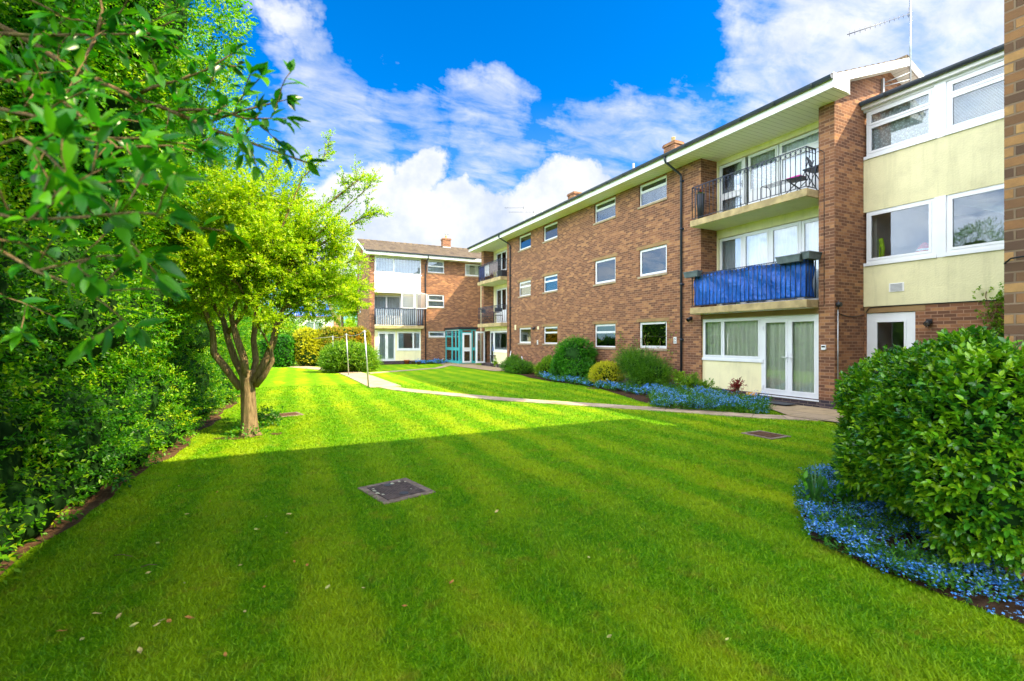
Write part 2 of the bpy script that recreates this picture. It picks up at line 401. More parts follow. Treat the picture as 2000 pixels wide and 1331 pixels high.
# ================================================================ buildings
def place_base(e,base):
    b=Vector(base); e.location=b
    for ch in e.children: ch.location=ch.location-b
def curtain(L,u0,u1,d,z0,z1,style,name,parent):
    if u0>u1: u0,u1=u1,u0
    mb=MB()
    def sheet(a,b,amp,per,za=z0,zb=z1,ph=0.):
        n=max(4,int((b-a)/per*6)); pts=[]
        for i in range(n+1):
            u=a+(b-a)*i/n; pts.append((u,d+amp*math.sin(u/per*6.283+ph)+amp*.5*math.sin(u/per*2.9+ph*2)))
        base=len(mb.v)
        for u,dd in pts: mb.v.append(L.P(u,dd,za)); mb.v.append(L.P(u,dd,zb))
        for i in range(n): mb.f.append((base+2*i,base+2*i+2,base+2*i+3,base+2*i+1)); mb.sm.append(1)
    w=u1-u0; mat=M['net']
    if style=='net': sheet(u0,u1,.018,.12)
    elif style=='lace': sheet(u0,u1,.02,.15); mat=M['lace']
    elif style=='drape': sheet(u0,u0+w*.33,.03,.11); mb.build(name,M['drape'],parent); mb.__init__(); sheet(u1-w*.33,u1,.03,.11,ph=1); mat=M['drape']
    elif style=='drapefull': sheet(u0,u1,.035,.14); mat=M['drape']
    elif style=='side': sheet(u0,u0+w*.28,.03,.1); mb.build(name,M['net'],parent); mb.__init__(); sheet(u1-w*.2,u1,.03,.1,ph=1); mat=M['net']
    elif style=='grey': sheet(u0,u1,.02,.13); mat=M['grey_cloth']
    elif style=='roller': sheet(u0,u1,.0005,.5); mat=M['roller']
    elif style=='half': sheet(u0,u1,.01,.3,z0,z0+(z1-z0)*.62); mat=M['drape']
    elif style=='blind':
        u=u0+.02
        while u<u1-.06:
            a=L.P(u,d,z0+.02);b=L.P(u+.085,d+.035,z0+.02);c=L.P(u+.085,d+.035,z1);e=L.P(u,d,z1); mb.quad(a,b,c,e); u+=.105
        mat=M['blind']
    elif style=='venetian':
        z=z0+.02
        while z<z1: mb.quad(L.P(u0,d,z),L.P(u1,d,z),L.P(u1,d+.02,z+.02),L.P(u0,d+.02,z+.02)); z+=.03
        mat=M['blind']
    if mb.f: mb.build(name,mat,parent)
def window(parent,L,u0,u1,z0,z1,lights=None,style='net',sill='sill',fr=.055,sash=.035,d=.07,dep=.07,name='window',dim=False,sash_on=None,glassd=None,label=None):
    """frame mesh is the part; pane, sill, curtain are sub-parts. lights are fractions (a,b,c,e) of the opening"""
    if u0>u1: u0,u1=u1,u0
    lights=lights or [(0,1,0,1)]
    W,H=u1-u0,z1-z0; hol=[]
    for (a,b,c,e) in lights:
        hol.append((u0+max(a*W,fr) if a==0 else u0+a*W+fr*.4, u0+b*W-(fr if b==1 else fr*.4),
                    z0+(fr if c==0 else c*H+fr*.4), z0+e*H-(fr if e==1 else fr*.4)))
    mb=MB(); L.holed(mb,u0,u1,z0,z1,hol,d,d+dep)
    pm=MB()
    for i,h in enumerate(hol):
        if sash_on is None or i in sash_on:
            s=sash; L.holed(mb,h[0]-.012,h[1]+.012,h[2]-.012,h[3]+.012,[(h[0]+s,h[1]-s,h[2]+s,h[3]-s)],d-.014,d+.03)
            g=(h[0]+s-.005,h[1]-s+.005,h[2]+s-.005,h[3]-s+.005)
        else: g=(h[0]-.004,h[1]+.004,h[2]-.004,h[3]+.004)
        L.box(pm,g[0],g[1],d+.008,d+.012,g[2],g[3])
    o=mb.build(name,M['upvc'],parent)
    if label: o['label']=label
    pm.build('pane',M['glass_dim'] if dim else M['glass'],o)
    if sill:
        sm=MB(); L.box(sm,u0-.04,u1+.04,-.035,d+.02,z0-.075,z0-.003); sm.build('sill',M[sill],o)
    if style and style!='dark': curtain(L,u0+.02,u1-.02,d+dep+.05,z0+.02,z1-.02,style,'curtain',o)
    return o
def floor_slabs(parent,x0,x1,y0,y1,zs,mat):
    mb=MB()
    for z in zs: mb.box(x0,x1,y0,y1,z-.12,z)
    mb.build('floor_slab',mat,parent)
def gutter(parent,axis,c,a,b,z,down=(),outward=-1):
    L=Loc(axis,c,1); mb=MB(); n=10
    base=len(mb.v); prof=[(outward*(.06+.06*math.cos(t)),-.075*math.sin(t)*1.1) for t in [math.pi*i/n for i in range(n+1)]]
    for u in (a,b):
        for dd,zz in prof: mb.v.append(L.P(u,dd,z+zz))
    for i in range(n): mb.f.append((base+i,base+i+1,base+n+2+i,base+n+1+i)); mb.sm.append(1)
    mb.f.append(tuple(base+i for i in range(n+1))); mb.sm.append(0)
    mb.f.append(tuple(base+n+1+i for i in range(n+1))[::-1]); mb.sm.append(0)
    u=min(a,b)+.4
    while u<max(a,b):
        q=[(outward*(.06+.069*math.cos(t)),-.084*math.sin(t)*1.1) for t in [math.pi*i/n for i in range(n+1)]]
        base=len(mb.v)
        for uu in (u,u+.05):
            for dd,zz in q: mb.v.append(L.P(uu,dd,z+zz))
        for i in range(n): mb.f.append((base+i,base+i+1,base+n+2+i,base+n+1+i)); mb.sm.append(1)
        u+=.95
    return mb.build('gutter',M['gutter'],parent)
def downpipe(parent,L,u,zt,over,d=-.06,z0=.03,r=.036):
    mb=MB(); P=L.P
    mb.tube([P(u,-over,zt),P(u,-over,zt-.12),P(u,-over+.03,zt-.2),P(u,d-.03,zt-.5),P(u,d,zt-.58),P(u,d,z0)],r,10)
    for z in (zt-.75,zt-2.3,zt-4.1,zt-5.9):
        if z>.2:
            mb.tube([P(u,d,z),P(u,d,z+.07)],r+.012,10)
            L.box(mb,u-.07,u+.07,d+.02,-.001,z+.01,z+.06)
    return mb.build('downpipe',M['pipe'],parent)
def tiled_roof(parent,along,e0,e1,eave,ridge,ze,zr,mat,course=.29,name='roof'):
    """pitched slope(s): along='Y' ridge runs in Y. eave: tuple of the two eave coordinates"""
    mb=MB(); th=.035
    def pt(u,c,z): return (c,u,z) if along=='Y' else (u,c,z)
    for ev in eave:
        run=ridge-ev; sl=math.hypot(run,zr-ze); n=int(sl/course)+1
        for i in range(n):
            t0=i/n; t1=min(1,(i+1)/n+.12/n)
            c0,z0=ev+run*t0,ze+(zr-ze)*t0+th; c1,z1=ev+run*t1,ze+(zr-ze)*t1+.006
            A=[pt(e0,c0,z0),pt(e1,c0,z0),pt(e1,c1,z1),pt(e0,c1,z1)]
            Bt=[pt(e0,c0,z0-th),pt(e1,c0,z0-th),pt(e1,c1,z1-th),pt(e0,c1,z1-th)]
            mb.quad(*A); mb.quad(*Bt[::-1]); mb.quad(A[0],Bt[0],Bt[1],A[1]); mb.quad(A[0],A[3],Bt[3],Bt[0]); mb.quad(A[1],Bt[1],Bt[2],A[2])
    # ridge tiles
    u=e0
    while u<e1:
        m=min(u+.43,e1); mb.tube([pt(u,ridge,zr-.02),pt(m+.01,ridge,zr-.015)],[.105,.115],10); u+=.44
    return mb.build(name,mat,parent)
def verge(parent,along,u,c0,c1,z0,z1,ev_sign,ridge,out):
    """barge board on a gable end at coordinate u"""
    def pt(uu,c,z): return (c,uu,z) if along=='Y' else (uu,c,z)
    mb=MB(); w=.028; a,b=sorted((u,u+out*w))
    for c_e,z_e in ((c0,z0),(c1,z0)):
        dz=.20
        v=[]
        for uu in (a,b):
            v.append([pt(uu,c_e,z_e-dz),pt(uu,c_e,z_e),pt(uu,ridge,z1),pt(uu,ridge,z1-dz)])
        p,q=v
        mb.quad(*p); mb.quad(*q[::-1])
        for i in range(4): mb.quad(p[i],q[i],q[(i+1)%4],p[(i+1)%4])
    mb.build('bargeboard',M['bargeboard'],parent)
def rings_railing(mb,pts,zb,zt,bars,rings=True,rr=.0095,phase=0):
    """wrought railing along polyline pts (list of xy)"""
    seg=[]; 
    for a,b in zip(pts[:-1],pts[1:]):
        ln=math.dist(a,b); n=max(1,round(ln*bars)); seg.append((a,b,n))
    for a,b,n in seg:
        A=Vector((*a,0));B=Vector((*b,0)); D=(B-A).normalized()
        for z,h in ((zt,.014),(zb,.011)):
            c=(A+B)/2; c.z=z; mb.obox(c,D,Vector((-D.y,D.x,0)),(0,0,1),(B-A).length/2+.01,.013,h*.6)
        c=(A+B)/2
        for i in range(n+1):
            p=A+(B-A)*i/n; mb.tube([(p.x,p.y,zb),(p.x,p.y,zt)],rr if i%n else rr*1.5,6)
            if rings and i<n:
                q=A+(B-A)*(i+.5)/n; R_=min(.052,(B-A).length/n/2-.006)
                base=len(mb.v); K=12;k2=5
                for t in range(K):
                    an=2*math.pi*t/K; cc=Vector((q.x,q.y,zt-R_-.02))+D*math.cos(an)*R_+Vector((0,0,1))*math.sin(an)*R_
                    ou=D*math.cos(an)+Vector((0,0,1))*math.sin(an); nn=Vector((-D.y,D.x,0))
                    for s in range(k2):
                        bn=2*math.pi*s/k2; mb.v.append(tuple(cc+(ou*math.cos(bn)+nn*math.sin(bn))*.006))
                for t in range(K):
                    for s in range(k2):
                        mb.f.append((base+t*k2+s,base+t*k2+(s+1)%k2,base+((t+1)%K)*k2+(s+1)%k2,base+((t+1)%K)*k2+s)); mb.sm.append(1)
def chimney(parent,x,y,z0,z1,w=.45,l=.6,pot=True):
    mb=MB(); mb.box(x-w/2,x+w/2,y-l/2,y+l/2,z0,z1-.12); mb.box(x-w/2-.04,x+w/2+.04,y-l/2-.04,y+l/2+.04,z1-.12,z1-.04); mb.box(x-w/2-.02,x+w/2+.02,y-l/2-.02,y+l/2+.02,z1-.04,z1)
    o=mb.build('chimney',M['brick'],parent)
    if pot:
        p=MB(); p.lathe((x,y,z1),[(.10,0),(.085,.02),(.075,.2),(.09,.22),(.09,.25),(.06,.26)],12); p.build('chimney_pot',M['concrete'],o)
    fl=MB(); fl.box(x-w/2-.012,x+w/2+.012,y-l/2-.012,y+l/2+.012,z0,z0+.42); fl.build('flashing',M['lead'],o)
M['lead']=simple('lead_flashing',(.30,.31,.33),.6,.3,.2,4)
M['metal']=simple('galvanised_metal',(.42,.44,.46),.4,.5,.2,8,metal=.6)
M['black_plastic']=simple('black_plastic',(.02,.022,.028),.45,.4,.1,8)
M['grey_plastic']=simple('grey_plastic',(.10,.13,.14),.5,.4,.2,8)
M['teal']=simple('teal_paint',(.06,.42,.46),.5,.4,.1,5)
# ---------------------------------------------------------------- main block
XF=11.87; Y0,Y1=6.75,28.45; XR=17.0; ZS=7.34; RX,RZ=14.30,8.80; XE=11.15; ZE=7.60
Yr0,Yr1=7.12,10.72; Yq0,Yq1=24.65,28.1
XB=12.57
A=empty('apartment_block',label='long three storey brown brick apartment block with recessed balconies beside the lawn',cat='building')
LF=Loc('X',XF)
cols=[(YX(1247.6,XF),YX(1302,XF)),(YX(1160.6,XF),YX(1202,XF)),(YX(1061,XF),YX(1088.6,XF)),(YX(1013,XF),YX(1036.6,XF))]
rows=[(1.38,2.32),(3.97,4.94),(6.51,7.30)]
rows_s=[(1.49,2.32),(4.02,4.80),(6.51,7.28)]      # the two far columns are a little smaller
holes=[];wins=[]
sty=[['side','dark','dark','side'],['net','net','venetian','half'],['lace','roller','net','net']]
lit=[[None,'top_open','top',None],[None,None,'topo','topo'],['top','top',None,None]]
for i,(a,b) in enumerate(cols):
    rw=rows if i<2 else rows_s
    for j,(z0,z1) in enumerate(rw):
        holes.append((a,b,z0,z1)); wins.append((a,b,z0,z1,sty[j][i],lit[j][i]))
mb=MB(); LF.holed(mb,Yr1,Yq0,0.225,ZS,holes,0,.28); mb.build('wall',M['brick'],A)
for a,b,z0,z1,s,l in wins:
    if l in('top','topo','top_open'): lt=[(0,1,0,.62),(0,1,.62,1)]; so=[1]
    else: lt=[(0,1,0,1)]; so=[0]
    w=window(A,LF,a,b,z0,z1,lt,s,'sill',fr=.05,sash=.038,sash_on=so,dim=(z0<2 or s=='net'))
    if l=='top_open':
        w['label']='window with its top vent pushed open'
# lintels
for (a,b,z0,z1) in holes:
    if z1<7.2:
        mb=MB(); u0,u1=sorted((a,b)); LF.box(mb,u0-.12,u1+.12,-.003,.10,z1+.002,z1+.115); mb.build('lintel',M['lintel'],A)
# gable walls with a triangular head
def gable(Yw,th,x0=XF,name='wall'):
    mb=MB()
    pr=[(x0,0.225),(XR,0.225),(XR,ZS+.15),(RX,RZ-.10),(x0,ZS+.15+0.0)]
    pr[2]=(XR,ZE+(XR-17.45)*(ZE-RZ)/(17.45-RX)*1.0-.1); pr[4]=(x0,ZE+(x0-XE)*(RZ-ZE)/(RX-XE)-.1)
    a=[(x,Yw,z) for x,z in pr]; b=[(x,Yw+th,z) for x,z in pr]
    mb.poly(a); mb.poly(b[::-1])
    for i in range(len(a)): mb.quad(a[i],b[i],b[(i+1)%5],a[(i+1)%5])
    return mb.build(name,M['brick'],A)
gable(Y0,.37); gable(Y1-.37,.37)
mb=MB(); mb.box(XR-.28,XR,Y0+.371,Y1-.371,0,ZE-.1); mb.build('wall',M['brick'],A)      # rear wall
# returns of the recesses
for ya,yb in ((Yr1,Yr1+.25),(Yq0-.25,Yq0)):
    mb=MB(); mb.box(XF+.281,XB+.12,ya,yb,.225,ZS); mb.build('wall',M['brick'],A)
# plinth of blue bricks
mb=MB(); mb.box(XF-.004,XF+.25,Yr1,Yq0,0,.222); mb.box(XF-.004,XR,Y0-.004,Y0+.36,0,.222); mb.box(XF-.004,XR,Y1-.36,Y1+.004,0,.222)
mb.box(11.93,12.2,Yr0,Yr1,0,.222); mb.box(11.93,12.2,Yq0,Yq1,0,.222); mb.build('plinth',M['blue_brick'],A)
floor_slabs(A,XB+.3,XR-.3,Y0+.38,Y1-.38,[.12,2.62,5.22,7.30],M['interior'])
mb=MB()
for yy in (Yr1+.02,13.0,15.5,18.5,21.5,Yq0-.3): mb.box(XF+.9 if yy not in(Yr1+.02,Yq0-.3) else XB+.13,XR-.3,yy,yy+.1,0,7.2)
mb.box(15.2,15.3,Y0+.4,Y1-.4,0,7.2); mb.build('partition',M['interior'],A)
# roof, soffit, fascia
rf=tiled_roof(A,'Y',Y0-.38,Y1+.35,(XE-.03,17.48),RX,ZE,RZ,M['tile'])
mb=MB(); mb.box(XE+.022,XF-.001,Y0-.35,Y1+.32,ZS,ZS+.012)
mb.box(XF+.0,XB+.1,Yr0+.001,Yr1-.001,ZS,ZS+.012); mb.box(XF,XB+.1,Yq0+.001,Yq1-.001,ZS,ZS+.012)
mb.build('soffit',M['soffit'],A)
mb=MB(); mb.box(XE,XE+.02,Y0-.37,Y1+.34,ZS-.012,ZE-.02); mb.build('fascia',M['bargeboard'],A)
for yy,s in ((Y0-.37,-1),(Y1+.34,1)):
    mb=MB(); mb.box(XE-.01,XE+.62,yy,yy+s*.022,ZS-.015,ZE+.06); mb.build('box_end',M['bargeboard'],A)
verge(A,'Y',Y0-.385,XE+.02,17.40,ZE+.015,RZ-.01,1,RX,-1); verge(A,'Y',Y1+.355,XE+.02,17.40,ZE+.015,RZ-.01,1,RX,1)
for ya,yb in ((Y0-.36,Y0-.001),(Y1+.001,Y1+.33)):
    mb=MB()
    for ev in (XE+.62,17.3):
        zz=ZE+(abs(ev-(XE if ev<RX else 17.45)))*(RZ-ZE)/(RX-XE)-.16
        mb.quad((ev,ya,zz),(ev,yb,zz),(RX,yb,RZ-.18),(RX,ya,RZ-.18))
    mb.build('soffit',M['soffit_far'],A)
gutter(A,'X',XE-.005,Y0-.39,Y1+.35,ZE-.015)
downpipe(A,LF,YX(1333,XF),ZE-.05,XF-XE+.05); downpipe(A,LF,YX(998,XF),ZE-.05,XF-XE+.05)
chimney(rf,RX,YX(1315,RX),RZ-.5,ZX(1315,281,RX)); chimney(rf,RX,YX(1122,RX),RZ-.5,ZX(1122,378,RX),pot=False)
mb=MB(); yv=YX(1237,RX+1.2); mb.tube([(RX+1.2,yv,7.9),(RX+1.2,yv,ZX(1237,320,RX+1.2))],.06,10); mb.build('vent_pipe',M['metal'],rf); mb=MB(); yv=YX(1058,RX+.6); mb.tube([(RX+.6,yv,8),(RX+.6,yv,ZX(1058,410,RX+.6))],.06,10); mb.build('vent_pipe',M['metal'],rf)
# balconies
LB=Loc('X',XB)
def balcony(parent,ya,yb,zt,th,xo,wallx,backx,phase=0,label=None):
    mb=MB(); mb.box(xo,backx,ya+.004,yb-.004,zt-th,zt); 
    o=mb.build('balcony_slab',M['concrete'],parent,bevel=.012)
    rb=MB(); rings_railing(rb,[(wallx-.01,ya+.05),(xo+.05,ya+.05),(xo+.05,yb-.05),(wallx-.01,yb-.05)],zt+.06,zt+1.02,7.6)
    rb.build('railing',M['iron'],o); 
    cm=MB(); cm.box(xo+.03,backx,ya+.03,yb-.03,zt-th-.004,zt-th+.01); cm.build('underside',M['white_render'],o)
    if label:o['label']=label
    return o
XO=11.44
ZU,ZL=5.34,2.66
bu=balcony(A,Yr0+.02,Yr1+.04,ZU,.19,XO,XF,XB,label='upper near balcony with a stained edge'); bl=balcony(A,Yr0+.02,Yr1+.04,ZL,.19,XO,XF,XB)
fu=balcony(A,Yq0-.04,Yq1-.02,5.30,.2,XO,XF,XB); fl_=balcony(A,Yq0-.04,Yq1-.02,2.66,.2,XO,XF,XB)
# recess backs: near, upper
def px2y(*p): return [YX(q,XB) for q in p]
for q_ in ((Yr0,Yr1,ZU,ZS,[(Yr0,Yr1-.05,ZU+.02,ZS-.16)]),(Yr0,Yr1,ZL,ZU-.19,[(Yr0,Yr1-.05,ZL+.02,4.88)]),(Yq0,Yq1,5.3,ZS,[(Yq0,Yq1-.3,5.32,ZS-.16)]),(Yq0,Yq1,2.66,5.1,[(Yq0,Yq1-.3,2.68,4.88)])):
    mb=MB(); LB.holed(mb,*q_,0,.1); mb.build('wall',M['cream'],A)
def door(parent,L,u0,u1,z0,z1,holes,style,name='door',handle=None,d=.05,fr=.06,label=None):
    o=window(parent,L,u0,u1,z0,z1,holes,style,None,fr=fr,sash=.03,d=d,name=name,label=label,dim=False)
    if handle:
        h=MB()
        for (u,s) in handle:
            a,b=sorted((u0,u1)); uu=a+(b-a)*u; zz=z0+1.02
            L.box(h,uu-.018,uu+.018,d-.03,d-.012,zz-.1,zz+.12); L.box(h,uu-.01,uu+s*.12,d-.075,d-.055,zz,zz+.02); L.box(h,uu-.01,uu+.01,d-.06,d-.03,zz,zz+.02)
        h.build('handle',M['metal'] if name!='french_door' else M['upvc'],o)
    return o
ys=px2y(1403,1453,1458,1517,1519,1600)
door(A,LB,ys[0],ys[1],ZU+.02,ZS-.17,[(.06,.94,.02,.42),(.06,.94,.47,.98)],'lace',handle=[(.1,1)])
window(A,LB,ys[2],ys[3],ZU+.02,ZS-.17,[(0,1,.40,1)],'lace',None)
window(A,LB,ys[4],Yr0+.01,ZU+.02,ZS-.17,[(0,1,.40,.76),(0,1,.80,1)],'net',None)
ys=px2y(1403,1449,1502,1562,1600)
window(A,LB,ys[0],ys[1],ZL+.02,4.87,[(0,1,0,1)],'grey',None)
door(A,LB,ys[1],ys[2],ZL+.02,4.87,[(.05,.95,.02,.98)],'net',handle=[(.92,-1)])
door(A,LB,ys[2],ys[3],ZL+.02,4.87,[(.05,.95,.02,.98)],'net',handle=[(.08,1)])
window(A,LB,ys[3],Yr0+.01,ZL+.02,4.87,[(0,1,0,1)],'net',None)
# far recess
yq=[Yq0+.02,Yq0+.9,Yq0+1.6,Yq0+2.4,Yq1-.32]
for z0,z1 in ((5.32,ZS-.17),(2.68,4.87)):
    window(A,LB,yq[0],yq[1],z0,z1,[(0,1,.36,1)],'net',None); door(A,LB,yq[1],yq[2],z0,z1,[(.05,.95,.02,.98)],'net')
    window(A,LB,yq[2],yq[4],z0,z1,[(0,.5,.36,1),(.5,1,.36,1)],'drape',None)
# ground floor bay, near
XG=11.945; LG=Loc('X',XG); yd0,yd1=Yr0,YX(1487,XG); 
GZ1=2.30
mb=MB(); LG.holed(mb,Yr0,Yr1,.222,ZL-.19,[(Yr0,yd1,.2,GZ1+.02),(yd1,Yr1-.02,1.13,GZ1+.02)],0,.14); mb.build('wall',M['cream'],A)
mb=MB(); mb.box(XG-.02,XG+.05,Yr0,Yr1,GZ1+.03,ZL-.191); mb.build('lintel',M['lintel'],A)
window(A,LG,yd1,Yr1-.02,1.13,GZ1+.01,[(0,.63,0,1),(.63,1,0,1)],'drapefull','upvc',d=0.0)
dd=door(A,LG,yd0+.01,yd1,.20,GZ1+.01,[(.055,.475,.055,.945),(.525,.945,.055,.945)],'drapefull','french_door',handle=[(.475,-1),(.525,1)],d=0.0,fr=.05)
mb=MB()
for z in (.35,1.05,1.95):
    for u in (yd0+.03,yd1-.05): LG.box(mb,u-.02,u+.02,-.03,-.012,z,z+.10)
mb.build('hinge',M['upvc'],dd)
mb=MB(); LG.box(mb,yd0,yd1+.03,-.05,.1,.165,.198); mb.build('threshold',M['upvc'],dd)
# ground floor bay, far
mb=MB(); LG.holed(mb,Yq0,Yq1,.222,2.46,[(Yq0+.02,Yq0+2.0,1.0,2.22),(Yq0+2.0,Yq1-.02,.2,2.22)],0,.14); mb.build('wall',M['cream'],A)
window(A,LG,Yq0+.03,Yq0+1.95,1.0,2.2,[(0,1,0,1)],'side','upvc',d=0.0)
window(A,LG,Yq0+1.97,Yq0+2.55,.22,2.2,[(0,1,0,1)],'net',None,d=0.0)
# open door leaf standing out from the far bay
LD=Loc('Y',Yq1-.12); window(A,LD,11.3,11.93,.2,2.2,[(0,1,0,1)],None,None,fr=.07,d=0,dep=.045,name='door',label='glazed white door standing open beside the turquoise porch')
# wall fittings
def small_sign(Yc,z,w,h,label,grp=None):
    e=empty('wall_sign',(XF,Yc,z),0,label,'sign',grp); b=MB(); b.box(-.006,-.001,-w/2,w/2,-h/2,h/2); b.build('plate',M['bargeboard'],e)
    t=MB(); n=20; r=w*.30
    for i in range(n):
        a=2*math.pi*i/n;b2=2*math.pi*(i+1)/n; cz=h*.2
        t.quad((-.008,math.cos(a)*r,cz+math.sin(a)*r),(-.008,math.cos(b2)*r,cz+math.sin(b2)*r),(-.008,math.cos(b2)*r*.78,cz+math.sin(b2)*r*.78),(-.008,math.cos(a)*r*.78,cz+math.sin(a)*r*.78))
    t.quad((-.0085,r*.6,h*.2+r*.75),(-.0085,r*.75,h*.2+r*.6),(-.0085,-r*.6,h*.2-r*.75),(-.0085,-r*.75,h*.2-r*.6))
    for k,(a,c) in enumerate(((.36,.12),(.3,.2),(.38,.28),(.3,.36))):
        t.box(-.008,-.006,-w*a,w*a,-h*(c)+.004-.01,-h*(c)+.010-.01)
    t.build('symbol',M['black_plastic'],e); return e
small_sign(YX(1318.5,XF),ZX(1318.5,665,XF),.13,.22,'small white notice with a crossed circle symbol between the right window and drainpipe')
small_sign(YX(1050,XF),ZX(1050,669,XF),.12,.22,'small white notice between the two far ground floor windows')
def bulkhead(x,y,z,label,ax='X',name='security_light'):
    e=empty(name,(x,y,z),0,label,'wall light'); b=MB()
    b.box(-.05,-.001,-.05,.05,-.05,.05) if ax=='X' else b.box(-.05,.05,-.05,-.001,-.05,.05); b.build('mount',M['black_plastic'],e)
    h=MB(); p=(-.05,0,0) if ax=='X' else (0,-.05,0); q=(-.15,0,-.07) if ax=='X' else (0,-.15,-.07)
    h.tube([p,(Vector(p)+Vector(q))/2,q],[.035,.06,.062],14); h.build('lamp_head',M['black_plastic'],e)
    g=MB(); v=(Vector(q)-Vector(p)).normalized()*.004; g.tube([q,Vector(q)+v],.05,14); g.build('lens',M['glass'],e); return e
bulkhead(XF,YX(1350,XF),ZX(1350,622,XF),'black security lamp on brickwork just right of the near drainpipe')
bulkhead(XF,YX(1045,XF),ZX(1045,641,XF),'black security lamp above the small notice between far ground floor windows')
for px,py,w,h,lab in ((1007.5,640,.12,.28,'pale upright junction box high on the wall beside the far drainpipe'),(1052,641,.12,.16,'small cream box right of the far security lamp')):
    e=empty('junction_box',(XF,YX(px,XF),ZX(px,py,XF)),0,lab,'junction box'); b=MB(); b.box(-.05,-.001,-w/2,w/2,-h/2,h/2); b.build('cover',M['cream'],e,bevel=.008)
e=empty('door_entry_box',(XF,Yr0-.13,ZX(1603.5,679,XF)),0,'small white entry box on the pier right of the white french doors','doorbell')
b=MB(); b.box(-.035,-.001,-.055,.055,-.06,.06); b.build('cover',M['upvc'],e,bevel=.008); b=MB(); b.box(-.038,-.036,-.04,.04,.0,.04); b.build('screen',M['black_plastic'],e)
# conduit and cables on the gable
e=empty('cable_conduit',(XF+.09,Y0,0),0,'thin grey conduit and round black cable box on the end pier','conduit'); b=MB()
b.tube([(0,-.025,0.01),(0,-.025,2.40)],.013,8); b.build('pipe',M['metal'],e)
b=MB(); b.tube([(0,-.03,2.40),(0.01,-.03,2.62)],.010,8); b.tube([(-.0,-.1,2.52),(0,-.002,2.52)],.055,14); b.build('cable_box',M['black_plastic'],e)
b=MB(); b.tube([(0,-.012,2.33),(.25,-.01,2.27),(.6,-.012,2.24),(1.12,-.01,2.3)],.009,6); b.tube([(-.08,-.012,2.45),(-.085,.2,2.43),(-.085,.36,2.44)],.007,6); b.build('cable',M['black_plastic'],e)
e=empty('wall_cable',(XF-.01,YX(1610,XF),0),0,'dark cable running down the end pier beside the upper balcony','cable'); b=MB()
zt=ZX(1610,293,XF); b.tube([(0,.18,zt),(0,.08,zt+.02),(0,0,zt-.06),(0,0,2.5)],.007,6); b.build('cable',M['black_plastic'],e)
place_base(A,(XF,17.5,0))
# ---------------------------------------------------------------- rendered link block on the right
XL=13.07; YN=1.0
Bk=empty('stair_block',label='flat roofed link with pale yellow render and broad windows right of the brick end pier',cat='building')
LL=Loc('X',XL)
wy=[6.69,5.32,5.12,3.4]
hol=[(wy[1],wy[0],6.20,7.30),(wy[3],wy[2],6.20,7.30),(wy[1],wy[0],3.57,4.83),(wy[3],wy[2],3.57,4.83)]
mb=MB(); LL.holed(mb,YN,Y0-.005,4.83,6.20,[],0,.2); LL.holed(mb,YN,Y0-.005,2.50,3.57,[],0,.2); LL.holed(mb,YN,wy[3],3.57,4.83,[],0,.2); LL.holed(mb,YN,wy[3],6.2,7.3,[],0,.2)
mb.build('render_panel',M['cream_link'],Bk)
mb=MB(); LL.box(mb,YN,Y0-.005,.0,.2,7.302,7.36); mb.build('head_board',M['upvc'],Bk)
mb=MB(); LL.holed(mb,YN,Y0-.005,0,2.497,[(5.69,6.70,0,2.34)],.03,.23); mb.build('wall',M['brick'],Bk)
mb=MB(); LL.box(mb,5.5,6.74,.022,.1,2.345,2.495); mb.build('lintel',M['lintel'],Bk)
for i,(a,b,z0,z1) in enumerate(hol):
    lt=[(0,1,0,.66),(0,1,.66,1)] if z0>6 else [(0,1,0,1)]
    if i==1: lt=[(0,1,0,.70),(0,1,.70,1)]
    if i==3: lt=[(0,1,0,1)]
    window(Bk,LL,a,b,z0,z1,lt,{0:'lace',1:'venetian',2:None,3:None}[i],'upvc',fr=.07,sash=.04,d=.02,dim=False,sash_on=[0,1] if z0>6 else None)
for z0,z1 in ((6.125,7.3),(3.495,4.83)): mb=MB(); LL.box(mb,wy[2]+.0,wy[1],-.012,.1,z0,z1); mb.build('mullion_panel',M['upvc'],Bk)
door(Bk,LL,5.69,6.70,.1,2.33,[(.16,.84,.08,.38),(.16,.84,.43,.93)],None,'door',d=.06,fr=.09)
mb=MB(); LL.box(mb,YN,Y0-.005,-.10,-.08,7.36,7.50); LL.box(mb,YN,Y0-.005,-.08,-.001,7.36,7.375); mb.build('fascia',M['bargeboard'],Bk)
gutter(Bk,'X',XL-.10,YN,Y0-.01,7.52)
mb=MB(); mb.box(XL-.08,17.5,YN,Y0-.38,7.50,7.58); mb.build('roof',M['lead'],Bk)
mb=MB(); mb.box(17.0,17.2,YN,Y0-.01,0,7.5); mb.box(XL+.3,17,YN,YN+.15,0,7.45); mb.box(XL+.3,17,Y0-.15,Y0-.01,0,7.3); mb.build('rear_wall',M['interior'],Bk)
floor_slabs(Bk,XL+.3,16.9,YN+.2,Y0-.2,[.05,2.62,5.22],M['interior'])
mb=MB(); zx=ZX(1751,553,XL); yc=[YX(1737,XL),YX(1766,XL)]
LL.box(mb,yc[1],yc[0],-.015,-.001,ZX(1751,570,XL),zx); o=mb.build('air_vent',M['bargeboard'],Bk)
mb=MB()
for k in range(6):
    z=ZX(1751,568.5,XL)+k*.029; LL.box(mb,yc[1]+.03,yc[0]-.03,-.019,-.016,z,z+.018)
mb.build('louvre',M['lead'],o)
